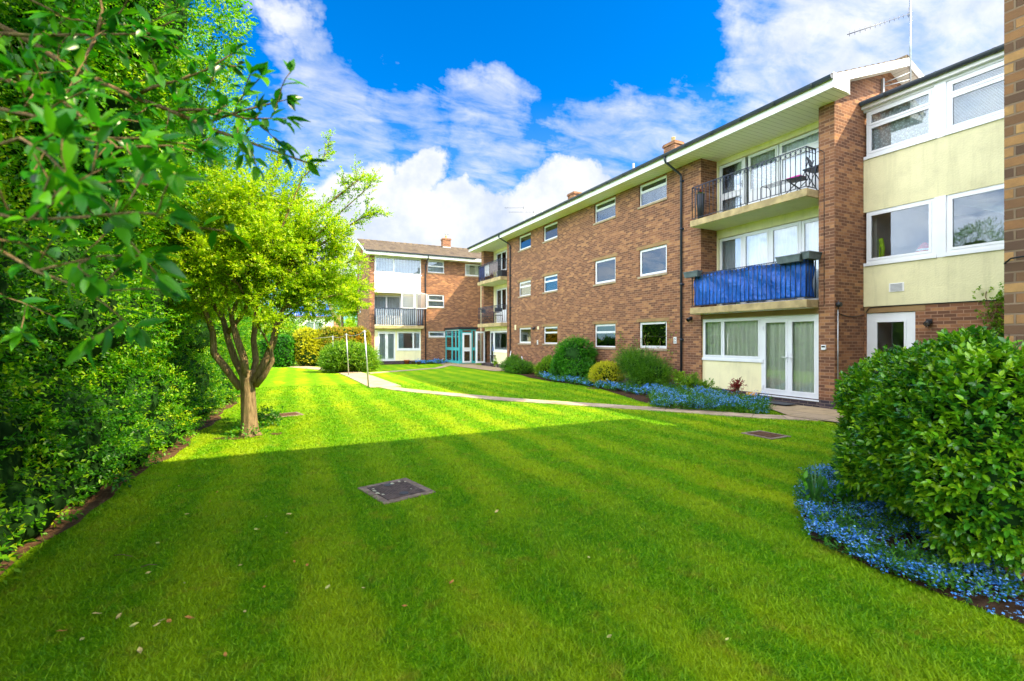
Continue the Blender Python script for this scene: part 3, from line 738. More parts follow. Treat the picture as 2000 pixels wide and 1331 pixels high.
# interior stair hint + hanging jacket + cone-like toy seen through the panes
mb=MB(); mb.box(XL+1.9,XL+2.0,YN+.3,5.1,2.62,5.1); 
mb.obox((XL+1.2,4.2,4.3),(0,1,.55),(1,0,0),(0,-.55,1),1.6,.5,.07); mb.build('staircase',M['interior'],Bk)
e=empty('hi_vis_jacket',(XL+.42,YX(1706,XL+.42),3.6),0,'bright yellow hi vis jacket hanging behind the left window of the yellow block','jacket')
b=MB(); b.poly([(0,-.17,0),(0,.15,0),(0,.13,.55),(0,.09,.68),(0,.0,.74),(0,-.09,.68),(0,-.14,.5)]); 
b=MB(); pf=[(.15,0),(.155,.2),(.14,.45),(.11,.62),(.05,.72),(.03,.75)]
for (r,z) in pf: pass
base=0; K=16
for r,z in pf:
    for k in range(K): an=2*math.pi*k/K; b.v.append((math.sin(an)*.07*(1+.3*math.sin(an*5)),math.cos(an)*r*(1+.06*math.sin(an*6)),z))
for i in range(len(pf)-1):
    for k in range(K): b.f.append((i*K+k,i*K+(k+1)%K,(i+1)*K+(k+1)%K,(i+1)*K+k)); b.sm.append(1)
b.build('jacket_body',simple('hi_vis',(.75,1.0,.02),.8,.1,.2,12),e); b=MB(); b.tube([(0,-.16,.6),(.02,-.2,.35),(.03,-.18,.12)],[.05,.045,.04],8); b.build('sleeve',simple('hi_vis_sleeve',(.5,.8,.02),.8,.1,.2,12),e)
e=empty('red_sun_hat',(XL+.25,YX(1806,XL+.25),3.65),0,'red and white patterned pointed toy on the sill inside the left middle window','toy')
b=MB(); b.lathe((0,0,0),[(.20,0),(.17,.06),(.09,.2),(.03,.26)],16); b.build('cone',simple('red_fabric',(.6,.05,.05),.7,.2,.3,18),e)
b=MB(); b.lathe((0,0,.065),[(.175,0),(.145,.045)],16); b.build('band',simple('white_fabric',(.75,.8,.85),.7,.2,.2,40),e)
bulkhead(XL+.03,YX(1815,XL),ZX(1815,628,XL),'black bulkhead lamp on brick wall right of the single white door')
e=empty('wall_cable',(XL+.01,0,0),0,'thin cable running along the top of the brick under the yellow render','cable'); b=MB()
b.tube([(0,6.7,2.35),(0,6.62,2.47),(0,6.0,2.485),(0,5,2.49),(0,3.5,2.488)],.01,6); b.build('cable',M['black_plastic'],e)
place_base(Bk,(XL,4,0))
# ---------------------------------------------------------------- link at the far end
C2=empty('stair_block',label='narrow flat roofed link with pale render between the long block and the far block',cat='building')
Lk=Loc('X',13.65); mb=MB(); Lk.holed(mb,Y1+.005,32.895,0,7.36,[(29.2,30.8,6.2,7.3),(29.2,30.8,3.57,4.83)],0,.2); mb.build('wall',M['cream'],C2)
for z0,z1 in ((6.2,7.3),(3.57,4.83)): window(C2,Lk,29.2,30.8,z0,z1,[(0,.5,0,1),(.5,1,0,1)],'net','upvc')
mb=MB(); mb.box(13.5,17.2,Y1+.4,32.89,7.361,7.6); mb.build('roof',M['lead'],C2)
mb=MB(); mb.box(17.0,17.2,Y1+.01,32.89,0,7.35); mb.build('rear_wall',M['brick'],C2)
place_base(C2,(13.07,30,0))
# ---------------------------------------------------------------- far block across the end of the lawn
YF=32.9; D=empty('apartment_block',label='far brick apartment block with tiled roof and slatted balcony at the lawn end',cat='building')
LY=Loc('Y',YF); fx=lambda p: XY(p,YF); fz=lambda p,q: ZY(p,q,YF)
FX0=fx(722); FX1=19.0; bx0,bx1=fx(731.5),fx(822.5); FS=7.34; FE=7.58; FRY,FRZ=35.6,8.85; FYE=32.2; DEP=38.3
zt1=fz(868,508.3)
fwin=[(fx(835.4),fx(867.8),fz(850,533),fz(850,509),'blind',1),(fx(835.4),fx(867.8),fz(850,600.5),fz(850,575.5),'blind',1),(fx(908.4),fx(941),fz(920,539.5),fz(920,516),'drape',0),(fx(837),fx(869.6),fz(850,659),fz(850,647.4),'dark',0)]
mb=MB(); LY.holed(mb,bx1,FX1,.225,FS,[w[:4] for w in fwin]+[(fx(870.5),12.1,.1,2.35)],0,.28); LY.holed(mb,FX0,bx0,.225,FS,[],0,.37)
mb.build('wall',M['brick'],D)
for a,b,z0,z1,s,sp in fwin: window(D,LY,a,b,z0,z1,[(0,1,0,.5),(0,1,.5,1)] if sp else [(0,1,0,1)],s,'sill',fr=.06,sash=.04,sash_on=[1] if sp else [0])
LYb=Loc('Y',YF+.03)
pz0,pz1=fz(778,572.5),fz(778,535.5)
mb=MB(); LYb.holed(mb,bx0,bx1,pz0,pz1,[],0,.2); mb.build('panel',M['white_render'],D)
window(D,LYb,bx0,bx1,pz1+.01,FS-.01,[(0,.41,0,1),(.41,1,0,1)],'blind','upvc',fr=.07,d=.0,sash_on=[0])
# balcony storey
bz=fz(778,636.5); LYr=Loc('Y',YF+.9)
mb=MB(); LYr.holed(mb,bx0,bx1,bz,pz0,[(bx0+.1,bx1-.1,bz+.02,pz0-.12)],0,.1); mb.build('wall',M['cream'],D)
window(D,LYr,bx0+.1,bx1-1.2,bz+.03,pz0-.13,[(0,.47,.3,1),(.47,1,.3,1)],'blind',None); door(D,LYr,bx1-1.2,bx1-.1,bz+.03,pz0-.13,[(.05,.95,.02,.98)],'net')
mb=MB(); mb.box(bx0-.25,bx0,YF+.371,YF+1.0,.225,FS); mb.box(bx1,bx1+.2,YF+.281,YF+1.0,.225,FS); mb.build('return_wall',M['brick'],D)
mb=MB(); mb.box(bx0-.03,bx1+.1,YF-.35,YF+.9,bz-.21,bz); bs=mb.build('balcony_slab',M['concrete'],D,bevel=.012)
rb=MB(); zt=fz(778,603); n=44
for i in range(n+1):
    x=bx0+.02+(bx1+.04-bx0)*i/n; y=YF-.31
    if i%2==0: rb.tube([(x,y,bz+.04),(x,y,zt)],.022,6)
rb.box(bx0,bx1+.08,YF-.325,YF-.295,zt-.03,zt+.01); rb.box(bx0,bx1+.08,YF-.325,YF-.295,bz+.05,bz+.08)
for x in (bx0,bx1+.06):
    for k in range(4): rb.tube([(x,YF-.31+k*.1,bz+.04),(x,YF-.31+k*.1,zt)],.012,6)
rb.build('railing',M['iron'],bs)
rb=MB(); 
for i in range(22): 
    x=bx0+.05+(bx1-bx0-.02)*i/22; rb.box(x,x+.085,YF-.285,YF-.275,bz+.06,zt-.02)
rb.build('infill_panel',simple('pale_balcony_panel',(.22,.28,.38),.6,.3,.1,4),bs)
# lattice trellis
e=empty('trellis',(fx(808),YF-.2,bz),0,'white lattice trellis screen at the right end of the far balcony','trellis'); tr=MB(); tw=.92; z0,z1=zt-bz+.02,zt-bz+1.05
for s in (0,1):
    x0=-tw+s*tw+.02; x1=x0+tw-.04
    tr.box(x0,x0+.04,-.02,.02,z0,z1); tr.box(x1-.04,x1,-.02,.02,z0,z1); tr.box(x0,x1,-.02,.02,z0,z0+.04)
    tr.tube([(x0,0,z1-.02),((x0+x1)/2,0,z1+.07),(x1,0,z1-.02)],.022,6)
    k=-9
    while k<9:
        for sg in (1,-1):
            pts=[]
            c=(x0+x1)/2+k*.115
            for zz in np.linspace(z0,z1,24):
                xx=c+sg*(zz-(z0+z1)/2)
                if x0<xx<x1: pts.append((xx,.006*sg,zz))
            if len(pts)>1: tr.tube([pts[0],pts[-1]],.010,4)
        k+=1.4
tr.build('lattice',M['upvc'],e)
# ground floor bay
g0=fz(778,708); mb=MB(); LYg=Loc('Y',YF+.05)
fdx0,fdx1=fx(738),fx(772.5); wx0,wx1=fx(776),fx(821.5)
mb.__init__(); LYg.holed(mb,bx0,bx1,.2,bz-.21,[(fdx0,fdx1,.2,fz(755,648)),(wx0,wx1,fz(800,683),fz(800,648.5))],0,.15); mb.build('wall',M['cream'],D)
door(D,LYg,fdx0,fdx1,.2,fz(755,648.2),[(.05,.46,.06,.95),(.54,.95,.06,.95)],'blind','french_door',handle=[(.5,1)],d=0,fr=.06)
window(D,LYg,wx0,wx1,fz(800,683),fz(800,648.7),[(0,.69,0,1),(.69,1,0,1)],'side','upvc',d=0,dim=True)
mb=MB(); LY.box(mb,FX0-.004,FX1,-.004,.2,0,.222); mb.build('plinth',M['blue_brick'],D)
# side gable (X = FX0)
LS=Loc('X',FX0); mb=MB()
sw=[(36.6,37.6,6.2,7.35),(36.6,37.6,3.7,4.9)]
LS.holed(mb,YF+.371,DEP,.225,FS,sw,0,.28); 
a=[(FX0,YF,FS),(FX0,DEP,FS),(FX0,DEP,FE),(FX0,FRY,FRZ-.1),(FX0,YF,FE)]; mb.poly(a); mb.poly([(x+.28,y,z) for x,y,z in a][::-1])
mb.build('wall',M['brick'],D)
for s_ in sw: window(D,LS,*s_,[(0,1,0,1)],'net','sill')
mb=MB(); mb.box(FX0,FX1,DEP-.2,DEP-.001,0,FS); mb.build('rear_wall',M['brick'],D)
floor_slabs(D,bx0,FX1,YF+1.05,DEP-.3,[.12,2.62,5.22,7.3],M['interior'])
mb=MB(); mb.box(FX0+.3,FX1,YF+4,YF+4.1,0,7.2); mb.build('partition',M['interior'],D)
rf=tiled_roof(D,'X',FX0-.4,FX1,(FYE-.03,DEP+.6),FRY,FE,FRZ,M['tile'])
mb=MB(); mb.box(FX0-.38,FX1,FYE+.022,YF-.001,FS,FS+.012); mb.box(bx0+.001,bx1-.001,YF,YF+.9,pz0-.12+.11,pz0-.12+.119); mb.build('soffit',M['soffit_far'],D)
mb=MB(); mb.box(FX0-.38,FX1,FYE,FYE+.02,FS-.012,FE-.02); mb.build('fascia',M['bargeboard'],D)
mb=MB(); mb.box(FX0-.40,FX0-.378,FYE-.01,FYE+.7,FS-.03,FE+.02); mb.build('box_end',M['bargeboard'],D)
verge(D,'X',FX0-.385,FYE+.66,DEP+.5,FE+.23,FRZ-.01,1,FRY,-1)
mb=MB(); mb.quad((FX0-.37,FYE+.6,FE+.05),(FX0,FYE+.6,FE+.05),(FX0,FRY,FRZ-.2),(FX0-.37,FRY,FRZ-.2)); mb.quad((FX0-.37,DEP+.5,FE-.1),(FX0,DEP+.5,FE-.1),(FX0,FRY,FRZ-.2),(FX0-.37,FRY,FRZ-.2)); mb.build('soffit',M['soffit'],D)
gutter(D,'Y',FYE-.005,FX0-.4,13.0,FE)
downpipe(D,LY,fx(831),FE-.05,YF-FYE+.05)
xc=XY(871,FRY); chimney(rf,xc,FRY,FRZ-.4,ZY(871,467,FRY),.62,.5); 
place_base(D,(FX0+4,YF,0))
# ---------------------------------------------------------------- turquoise porch
P_=empty('porch',label='turquoise glazed entrance porch with a white door in the far corner',cat='porch')
px0,px1,py0=10.93,12.15,30.05; zp=2.38
LPx=Loc('X',px0); LPy=Loc('Y',py0)
def frame_panel(L,u0,u1,z0,z1,holes,mat,d0=0,d1=.07,name='frame'):
    m=MB(); L.holed(m,u0,u1,z0,z1,holes,d0,d1); o=m.build(name,mat,P_)
    g=MB()
    for h in holes: L.box(g,h[0]-.005,h[1]+.005,d0+.03,d0+.036,h[2]-.005,h[3]+.005)
    g.build('pane',M['glass_dim'],o); return o
yh=(py0+YF)/2
frame_panel(LPx,py0,YF-.005,.08,zp,[(yh+.1,YF-.15,.25,.95),(yh+.1,YF-.15,1.15,1.85),(yh+.1,YF-.15,1.95,2.28),(py0+.75,yh-.08,.25,.95),(py0+.75,yh-.08,1.15,2.28),(py0+.14,py0+.6,.25,.95),(py0+.14,py0+.6,1.15,2.28)],M['teal'])
frame_panel(LPy,px0+.071,px1,.08,zp,[(px0+.8+.18,px1-.08,.25,.95),(px0+.98,px1-.08,1.15,2.28),(px0+.1,px0+.16,.25,2.2),(px0+.24,px0+.88,.13,2.12),(px0+.24,px0+.88,2.18,2.31)],M['teal'])
window(P_,LPy,px0+.24,px0+.88,.13,2.12,[(0,1,0,.42),(0,1,.48,1)],None,None,fr=.08,d=-.02,dep=.05,name='door')
mb=MB(); mb.box(px0-.08,px1+.1,py0-.08,YF-.005,zp+.001,zp+.14); mb.build('roof',M['black_plastic'],P_)
mb=MB(); mb.box(px0-.02,px0+.0,py0,YF-.01,zp-.08,zp-.05); mb.build('trim',M['upvc'],P_)
mb=MB(); mb.box(px0-.02,px1+.02,py0-.02,YF-.01,0.01,.079); mb.build('step',M['concrete'],P_)
place_base(P_,((px0+px1)/2,py0+1.4,0))
# ---------------------------------------------------------------- near block beside the photographer (its end shades the lawn)
XN,YNE=4.72,1.515; E_=empty('apartment_block',label='banded tan brick wall at the extreme right edge close to the camera',cat='building')
mb=MB(); mb.box(XN,XN+.3,-14,YNE,0,8.3); mb.build('wall',M['brick_near'],E_)
for q in ((YNE-.3,YNE),(-14,-13.7)): mb=MB(); mb.box(XN+.301,12.9,*q,0,8.3); mb.build('wall',M['brick'],E_)
mb=MB(); mb.box(XN,13.2,-14.3,2.05,8.32,8.42); mb.build('roof',M['lead'],E_)
place_base(E_,(XN+2,-5,0))
e=empty('cable_loop',(XN-.01,1.3,0),0,'loop of black cable sticking out of the brick wall at the right edge','cable')
b=MB(); zc=ZX(1985,505,XN)-.03
b.tube([(0,.21,zc),(-.02,.17,zc+.03),(-.03,.08,zc+.035),(-.03,.02,zc+.0),(-.02,.03,zc-.06),(-.01,.06,zc-.1),(0,.02,zc-.12),(0,-.1,zc-.11)],.006,8); b.build('cable',M['black_plastic'],e)
# ---------------------------------------------------------------- aerials
def aerial(name,x,y,z0,z1,boom,L_,n,label,zb=None,lean=0,grp=None,pole_r=.02):
    e=empty(name,(x,y,z0),0,label,'aerial',grp); b=MB(); b.tube([(0,0,0),(0,0,z1-z0)],pole_r,10); b.build('mast',M['metal'],e)
    zb=(zb or z1-.15)-z0; d=Vector(boom).normalized(); s=Vector((0,0,1)) if lean else Vector((-d.y,d.x,0))
    a=MB(); a.tube([-d*.12+Vector((0,0,zb)),d*L_+Vector((0,0,zb))],.009,6)
    for i in range(n):
        p=d*(L_*(i+.6)/n)+Vector((0,0,zb)); a.tube([p-s*.07,p+s*.07],.005,5)
    p=Vector((0,0,zb)); a.tube([p-s*.2,p+s*.2],.006,5); a.tube([p+Vector((-.04,0,.1)),p+Vector((-.04,0,-.1))]  ,.012,5)
    a.build('antenna',M['gutter'],e); return e
# tall mast on the near gable
mx=XY(1778,Y0-.42); za=ZY(1778,27,Y0-.42)
e=aerial('television_aerial',mx,Y0-.42,ZY(1778,165,Y0-.42),ZY(1778,-25,Y0-.42),(-.35,1,0),1,1,'tall mast with long aerial fixed to the near gable of the brick block',zb=za,pole_r=.022)
for ch in list(e.children):
    if ch.name.startswith('antenna'): bpy.data.objects.remove(ch)
a=MB(); 
p1=AT(1655,68,10.8); zo=Vector((mx,Y0-.42,ZY(1778,165,Y0-.42))); p0=Vector((mx,Y0-.42,za)); dd_=(p1-p0); Ln=dd_.length; dd_.normalize()
a.tube([p0-zo-dd_*.1,p1-zo],.009,6)
for i in range(13):
    p=p0-zo+dd_*(Ln*(i+.6)/13); a.tube([p+Vector((0,0,.055)),p-Vector((0,0,.055))],.005,5)
a.tube([p0-zo+Vector((-.06,0,.14)),p0-zo+Vector((-.08,0,-.12))],.007,5)
a.build('antenna',M['gutter'],e)
a=MB(); zz=ZY(1740,168,Y0-.42)-zo.z
a.tube([(0,0,.12),(-.45,.40,.02)],.014,6); a.tube([(0,0,.30),(-.45,.40,.10)],.014,6); a.box(-.49,-.43,.36,.41,-.25,.22); a.build('bracket',M['metal'],e)
for px,top,L_,lab in ((1024,402,1.3,'left of the two small aerials on the far part of the long roof'),(1043,410,1.6,'right of the two small aerials on the far part of the long roof')):
    y=YX(px,RX+.3); aerial('television_aerial',RX+.3,y,8.4,ZX(px,top,RX+.3),(-1,.5,0),L_,9,lab)
aerial('television_aerial',xc,FRY,ZY(871,467,FRY),ZY(871,454,FRY),(1,.2,0),.25,3,'short mast topped by a small aerial on the far chimney')
# ---------------------------------------------------------------- things on the balconies
M['tarp']=None
t=NT('blue_tarpaulin'); w=t.n('ShaderNodeTexWave'); w.inputs['Scale'].default_value=2.2; w.inputs['Distortion'].default_value=9; w.inputs['Detail'].default_value=3; t.l(t.pos(),w.inputs['Vector'])
n=t.noise(3.5,5,.6,vec=t.mapping(t.pos(),scale=(1,1,.4))); col=t.mix(t.ramp(n,[(.35,0.0),(.7,1.0)]),(.006,.09,.46),(.010,.14,.60))
M['tarp']=t.done(t.bsdf(col,.38,.5,t.noise(4,5,.6,Distortion=1.5),.7,.10))
e=empty('privacy_screen',(XO+.08,(Yr0+Yr1)/2,ZL),0,'crumpled bright blue tarpaulin tied behind the railing of the lower near balcony','tarpaulin')
mb=MB(); nu,nz=120,22; y0,y1=Yr0+.09,Yr1-.05
pts=[(XF-.02,y0)]+[(XO+.085,y0)]+[(XO+.085,y1)]
path=[]; 
for a_,b_ in zip(pts[:-1],pts[1:]):
    k=14 if abs(a_[0]-b_[0])>.1 else 110
    for i in range(k): path.append((a_[0]+(b_[0]-a_[0])*i/k,a_[1]+(b_[1]-a_[1])*i/k,0 if k==14 else 1))
path.append((*pts[-1],1))
e0=Vector(e.location)
for i,(x,y,s) in enumerate(path):
    for j in range(nz+1):
        z=.07+.93*j/nz; wv=.014*math.sin(y*19+z*3+1.5*math.sin(z*5))+.022*math.sin(y*5.5-z*6+2*math.sin(z*4))+.012*math.sin(y*37+2*math.sin(z*7+y))
        sag=.02*math.sin(y*6)*(j==nz)
        mb.v.append((x-e0.x+(wv+.012 if s else 0),y-e0.y+(0 if s else wv),z+sag))
for i in range(len(path)-1):
    for j in range(nz): q=i*(nz+1)+j; mb.f.append((q,q+nz+1,q+nz+2,q+1)); mb.sm.append(1)
o=mb.build('sheet',M['tarp'],e); sl=o.modifiers.new('thick','SOLIDIFY'); sl.thickness=.003
def planter(x,y,z,rz,l,label,grp='planters hooked on the blue screened balcony'):
    e=empty('window_box',(x,y,z),rz,label,'planter',grp); b=MB(); h=l/2
    lo,hi=.075,.10
    for z0,z1,w0,w1,e0_,e1_ in ((0,.15,lo,hi,h-.03,h),(.15,.175,hi+.012,hi+.012,h+.012,h+.012)):
        v=[(sx*w,sy*ee,zz) for zz,w,ee in ((z0,w0,e0_),(z1,w1,e1_)) for sx,sy in ((-1,-1),(1,-1),(1,1),(-1,1))]
        n0=len(b.v); b.v+=v
        for q in ((0,1,5,4),(1,2,6,5),(2,3,7,6),(3,0,4,7),(3,2,1,0)): b.f.append(tuple(n0+i for i in q)); b.sm.append(0)
    b.quad((-hi,-h,.15),(hi,-h,.15),(hi,h,.15),(-hi,h,.15)); b.build('trough',M['grey_plastic'],e)
    b=MB(); b.box(-hi+.01,hi-.01,-h+.01,h-.01,.12,.155); b.build('compost',M['soil'],e); return e
M['soil']=simple('dark_soil',(.06,.035,.022),.95,.05,.4,9,.8,50)
planter(XO-.03,Yr0+.42,ZL+.93,0,.62,'grey planter on the near end of the blue screened balcony rail')
planter(XO+.18,Yr0+.02,ZL+.97,R(90),.5,'grey planter on the short side of the blue screened balcony by the pier')
planter(XO-.03,Yr1-.10,ZL+.93,0,.55,'grey planter at the far left corner of the blue screened balcony')
def folding_chair(x,y,z,rz,label,mat,cat='chair'):
    e=empty('folding_chair',(x,y,z),rz,label,cat)
    b=MB(); b.box(-.2,.2,-.2,.2,.44,.47); b.build('seat',mat,e,bevel=.01)
    b=MB(); b.obox((0,.30,.80),(1,0,0),(0,1,.25),(0,-.25,1),.21,.015,.11); b.build('backrest',mat,e)
    for s in (-1,1):
        b=MB(); b.tube([(s*.21,.34,.92),(s*.21,.2,.46),(s*.21,-.28,0)],.011,6); b.build('leg',M['black_plastic'],e)
        b=MB(); b.tube([(s*.19,-.2,.46),(s*.19,.28,0)],.011,6); b.build('leg',M['black_plastic'],e)
    return e
folding_chair(11.98,Yr0+.62,ZU,R(200),'black folding chair on the upper near balcony',M['black_plastic'])
e=empty('cushion',(11.98,Yr0+.62,ZU+.47),0,'bright pink item lying on the black folding chair','cushion'); b=MB(); b.box(-.16,.16,-.17,.17,0,.04); b.build('pad',simple('pink_cloth',(.75,.04,.42),.7,.2,.1,9),e,bevel=.015)
e=empty('balcony_table',(12.2,Yr0+.25,ZU),0,'dark folding table against the pier on the upper near balcony','table'); b=MB(); b.box(-.25,.25,-.2,.2,.62,.65); b.build('table_top',M['black_plastic'],e)
for s in (-1,1):
    for q in (-1,1):
        b=MB(); b.tube([(s*.22,q*.17,.62),(s*.22,-q*.17,0)],.011,6); b.build('leg',M['black_plastic'],e)
e=empty('clothes_airer',(12.2,Yr0+1.35,ZU),0,'low wire clothes airer on the upper near balcony','clothes airer'); b=MB()
for yy in (-.3,.3): b.tube([(-.2,yy,0),(-.2,yy,.52),(-.15,yy,.58),(.15,yy,.58),(.2,yy,.52),(.2,yy,0)],.010,6)
for k in range(6): b.tube([(-.16+k*.064,-.3,.575),(-.16+k*.064,.3,.575)],.005,5)
b.build('frame',M['iron'],e)
e=empty('watering_can',(XO+.2,Yr1-.2,ZU+.01),0,'dark pot holding a red topped plant at the left end of the upper balcony','plant pot'); b=MB(); b.lathe((0,0,0),[(.08,0),(.11,.45),(.12,.75),(.12,.78)],14); b.build('pot',M['black_plastic'],e)
e.name='tall_planter'
P=np.zeros((40,3))+[0,0,.76]; Dd=unit(RNG.normal(size=(40,3))+[0,0,1]); leaf_object('foliage',P,Dd,unit(RNG.normal(size=(40,3))),np.full(40,.12),np.full(40,.05),RNG.uniform(0,1,40),M['leaf_mid'],e)
P=np.zeros((20,3))+[0,0,.85]; Dd=unit(RNG.normal(size=(20,3))+[0,0,1]); leaf_object('flower',P,Dd,unit(RNG.normal(size=(20,3))),np.full(20,.07),np.full(20,.06),RNG.uniform(0,1,20),M['leaf_red'],e)
# far balconies
def hung(x,y,z,w,h,mat,label,cat='laundry'):
    e=empty('hanging_cloth',(x,y,z),0,label,cat,'laundry on the far upper balcony'); b=MB(); n=16
    for i in range(n+1):
        yy=-w/2+w*i/n
        for zz in (0,-h*(.85+.15*math.sin(i*1.3))): b.v.append((.02*math.sin(i*1.9),yy,zz))
    for i in range(n): b.f.append((2*i,2*i+2,2*i+3,2*i+1)); b.sm.append(1)
    b.build('cloth',mat,e)
navy=simple('navy_cloth',(.04,.05,.14),.9,.1,.3,9); pale=simple('pale_cloth',(.62,.60,.62),.9,.1,.15,9); taupe=simple('taupe_cloth',(.34,.27,.27),.9,.1,.2,9)
hung(XO+.12,27.6,5.3+.95,.9,.9,navy,'dark blue clothing drying at the left of the far upper balcony')
hung(XO+.12,26.8,5.3+.95,.7,.75,pale,'pale cloth drying in the middle of the far upper balcony')
hung(XO+.12,25.8,5.3+.97,1.1,.75,taupe,'brownish sheet drying at the right of the far upper balcony')
e=empty('storage_box',(XO+.35,24.95,5.3),0,'black storage box at the near end of the far upper balcony','box'); b=MB(); b.box(-.25,.25,-.3,.3,0,.32); b.box(-.27,.27,-.32,.32,.32,.36); b.build('crate',M['black_plastic'],e,bevel=.01)
folding_chair(11.75,27.2,2.66,R(30),'dark chair at the left of the far lower balcony',M['black_plastic']); folding_chair(11.75,25.5,2.66,R(-20),'dark chair at the right of the far lower balcony',M['black_plastic'])
e=empty('balcony_table',(11.8,26.3,2.66),0,'small dark round table between the chairs of the far lower balcony','table'); b=MB(); b.lathe((0,0,.66),[(.35,0),(.35,.03)],18); b.build('table_top',simple('maroon',(.12,.04,.05),.6,.3,.2,5),e); b=MB(); b.lathe((0,0,0),[(.2,0),(.03,.05),(.03,.66)],12); b.build('pedestal',M['black_plastic'],e)
# patio set by the far bay
tx,ty=G(962,718); e=empty('garden_table',(tx+.3,ty+.3,0),0,'dark round garden table with folded parasol beside the open glazed door','table'); b=MB(); b.lathe((0,0,.70),[(.42,0),(.42,.03)],20); b.build('table_top',M['black_plastic'],e)
for k in range(4):
    a=k*math.pi/2+.6; b=MB(); b.tube([(.3*math.cos(a),.3*math.sin(a),.70),(.33*math.cos(a),.33*math.sin(a),0)],.016,6); b.build('leg',M['black_plastic'],e)
e2=empty('parasol',(tx+.3,ty+.3,0),0,'folded blue grey parasol standing in the garden table','parasol'); b=MB(); b.tube([(0,0,0),(0,0,2.1)],.018,8); b.build('pole',M['upvc'],e2)
b=MB(); b.v=[];K=18
for r,z in ((.17,.98),(.15,1.1),(.11,1.45),(.06,1.85),(.015,2.08)):
    for k in range(K): a=2*math.pi*k/K; rr=r*(1+.28*math.sin(a*6)); b.v.append((rr*math.cos(a),rr*math.sin(a),z))
for i in range(4):
    for k in range(K): b.f.append((i*K+k,i*K+(k+1)%K,(i+1)*K+(k+1)%K,(i+1)*K+k)); b.sm.append(1)
b.build('canopy',simple('blue_grey_canvas',(.09,.13,.26),.9,.1,.2,6),e2)
folding_chair(tx+.75,ty-.55,0,R(150),'dark slatted garden chair right of the parasol table',M['grey_plastic']); folding_chair(tx+.95,ty+.7,0,R(-100),'dark garden chair behind the parasol table near the wall',M['grey_plastic'])
def pot(px,py,r,h,mat,label,X=None,plant=None,n=60,pl=.1,name='plant_pot',cat='plant pot'):
    x,y=G(px,py); e=empty(name,(x,y,.0),0,label,cat); b=MB(); b.lathe((0,0,0),[(r*.68,0),(r*.95,h*.85),(r*1.08,h*.86),(r*1.08,h),(r*.93,h),(r*.9,h*.9)],18); b.build('pot',mat,e)
    b=MB(); b.lathe((0,0,h*.86),[(r*.9,0),(r*.86,.01)],14); b.build('soil',M['soil'],e)
    if plant:
        P=np.zeros((n,3))+[0,0,h*.9]+RNG.normal(size=(n,3))*[r*.7,r*.7,pl*.8]; P[:,2]=np.maximum(P[:,2],h*.8); Dd=unit(RNG.normal(size=(n,3))+[0,0,.8])
        leaf_object('foliage',P,Dd,unit(RNG.normal(size=(n,3))+[0,0,1]),np.full(n,pl),np.full(n,pl*.5),RNG.uniform(0,1,n),M[plant],e)
    return e
terra=simple('terracotta',(.50,.14,.06),.8,.2,.15,8); wpot=simple('white_pot',(.75,.75,.78),.5,.4,.05,8); ypot=simple('yellow_pot',(.80,.42,.02),.5,.4,.1,8); dpot=simple('dark_pot',(.10,.07,.07),.7,.3,.2,8)
pot(794.5,711.5,.19,.28,terra,'terracotta pot, largest of three pots below the far ground floor window')
pot(807,712,.14,.2,dpot,'dark small pot in the middle of three below the far window'); pot(818,712.5,.13,.19,dpot,'brown small pot at the right of three below the far window')
pot(971,718,.15,.25,wpot,'white pot with bright green leafy plant by the parasol table',plant='leaf_mid',n=260,pl=.16)
pot(949,713,.12,.2,wpot,'small white pot with yellow flowers beside the open glazed door',plant='leaf_gold',n=60,pl=.12)
pot(1399,779,.085,.16,wpot,'white pot at the foot of the rose beside the cream panel',plant='leaf_rose',n=30,pl=.08)
e=pot(1469,786,.13,.13,wpot,'yellow and white bowl pot among blue flowers below the french doors'); b=MB(); b.lathe((0,0,.131),[(.11,0),(.142,.07),(.15,.12),(.12,.12),(.11,.08)],18); b.build('rim',ypot,e)
e=empty('door_mat',(XF-.35,(YX(1500,XF)+YX(1560,XF))/2-.05,.055),0,'black rubber mat on the paving before the white french doors','mat'); b=MB(); b.box(-.22,.22,-.42,.42,0,.018); b.build('mat',M['black_plastic'],e,bevel=.005)
for px0_,py0_,px1_,py1_,lab,grp in ((998,686,996,700,'white pipe stub leaning on the wall left of the far drainpipe','a'),(1019,697,1024.5,719,'white pipe stub slanting out of the junipers','b'),(866,701,861,705,'short white pipe at the wall beside the turquoise porch','c')):
    X_=XF-.15 if px0_>900 else None
    if X_:
        p0=Vector((XF-.06,YX(px0_,XF-.06),ZX(px0_,py0_,XF-.06))); p1=Vector((XF-.3,YX(px1_,XF-.3),ZX(px1_,py1_,XF-.3)))
    else: p0=Vector((XY(px0_,YF-.06),YF-.06,ZY(px0_,py0_,YF-.06))); p1=Vector((XY(px1_,YF-.3),YF-.3,ZY(px1_,py1_,YF-.3)))
    e=empty('waste_pipe',p1,0,lab,'pipe'); b=MB(); b.tube([(0,0,0),p0-p1],.028,8); b.build('pipe',M['upvc'],e)
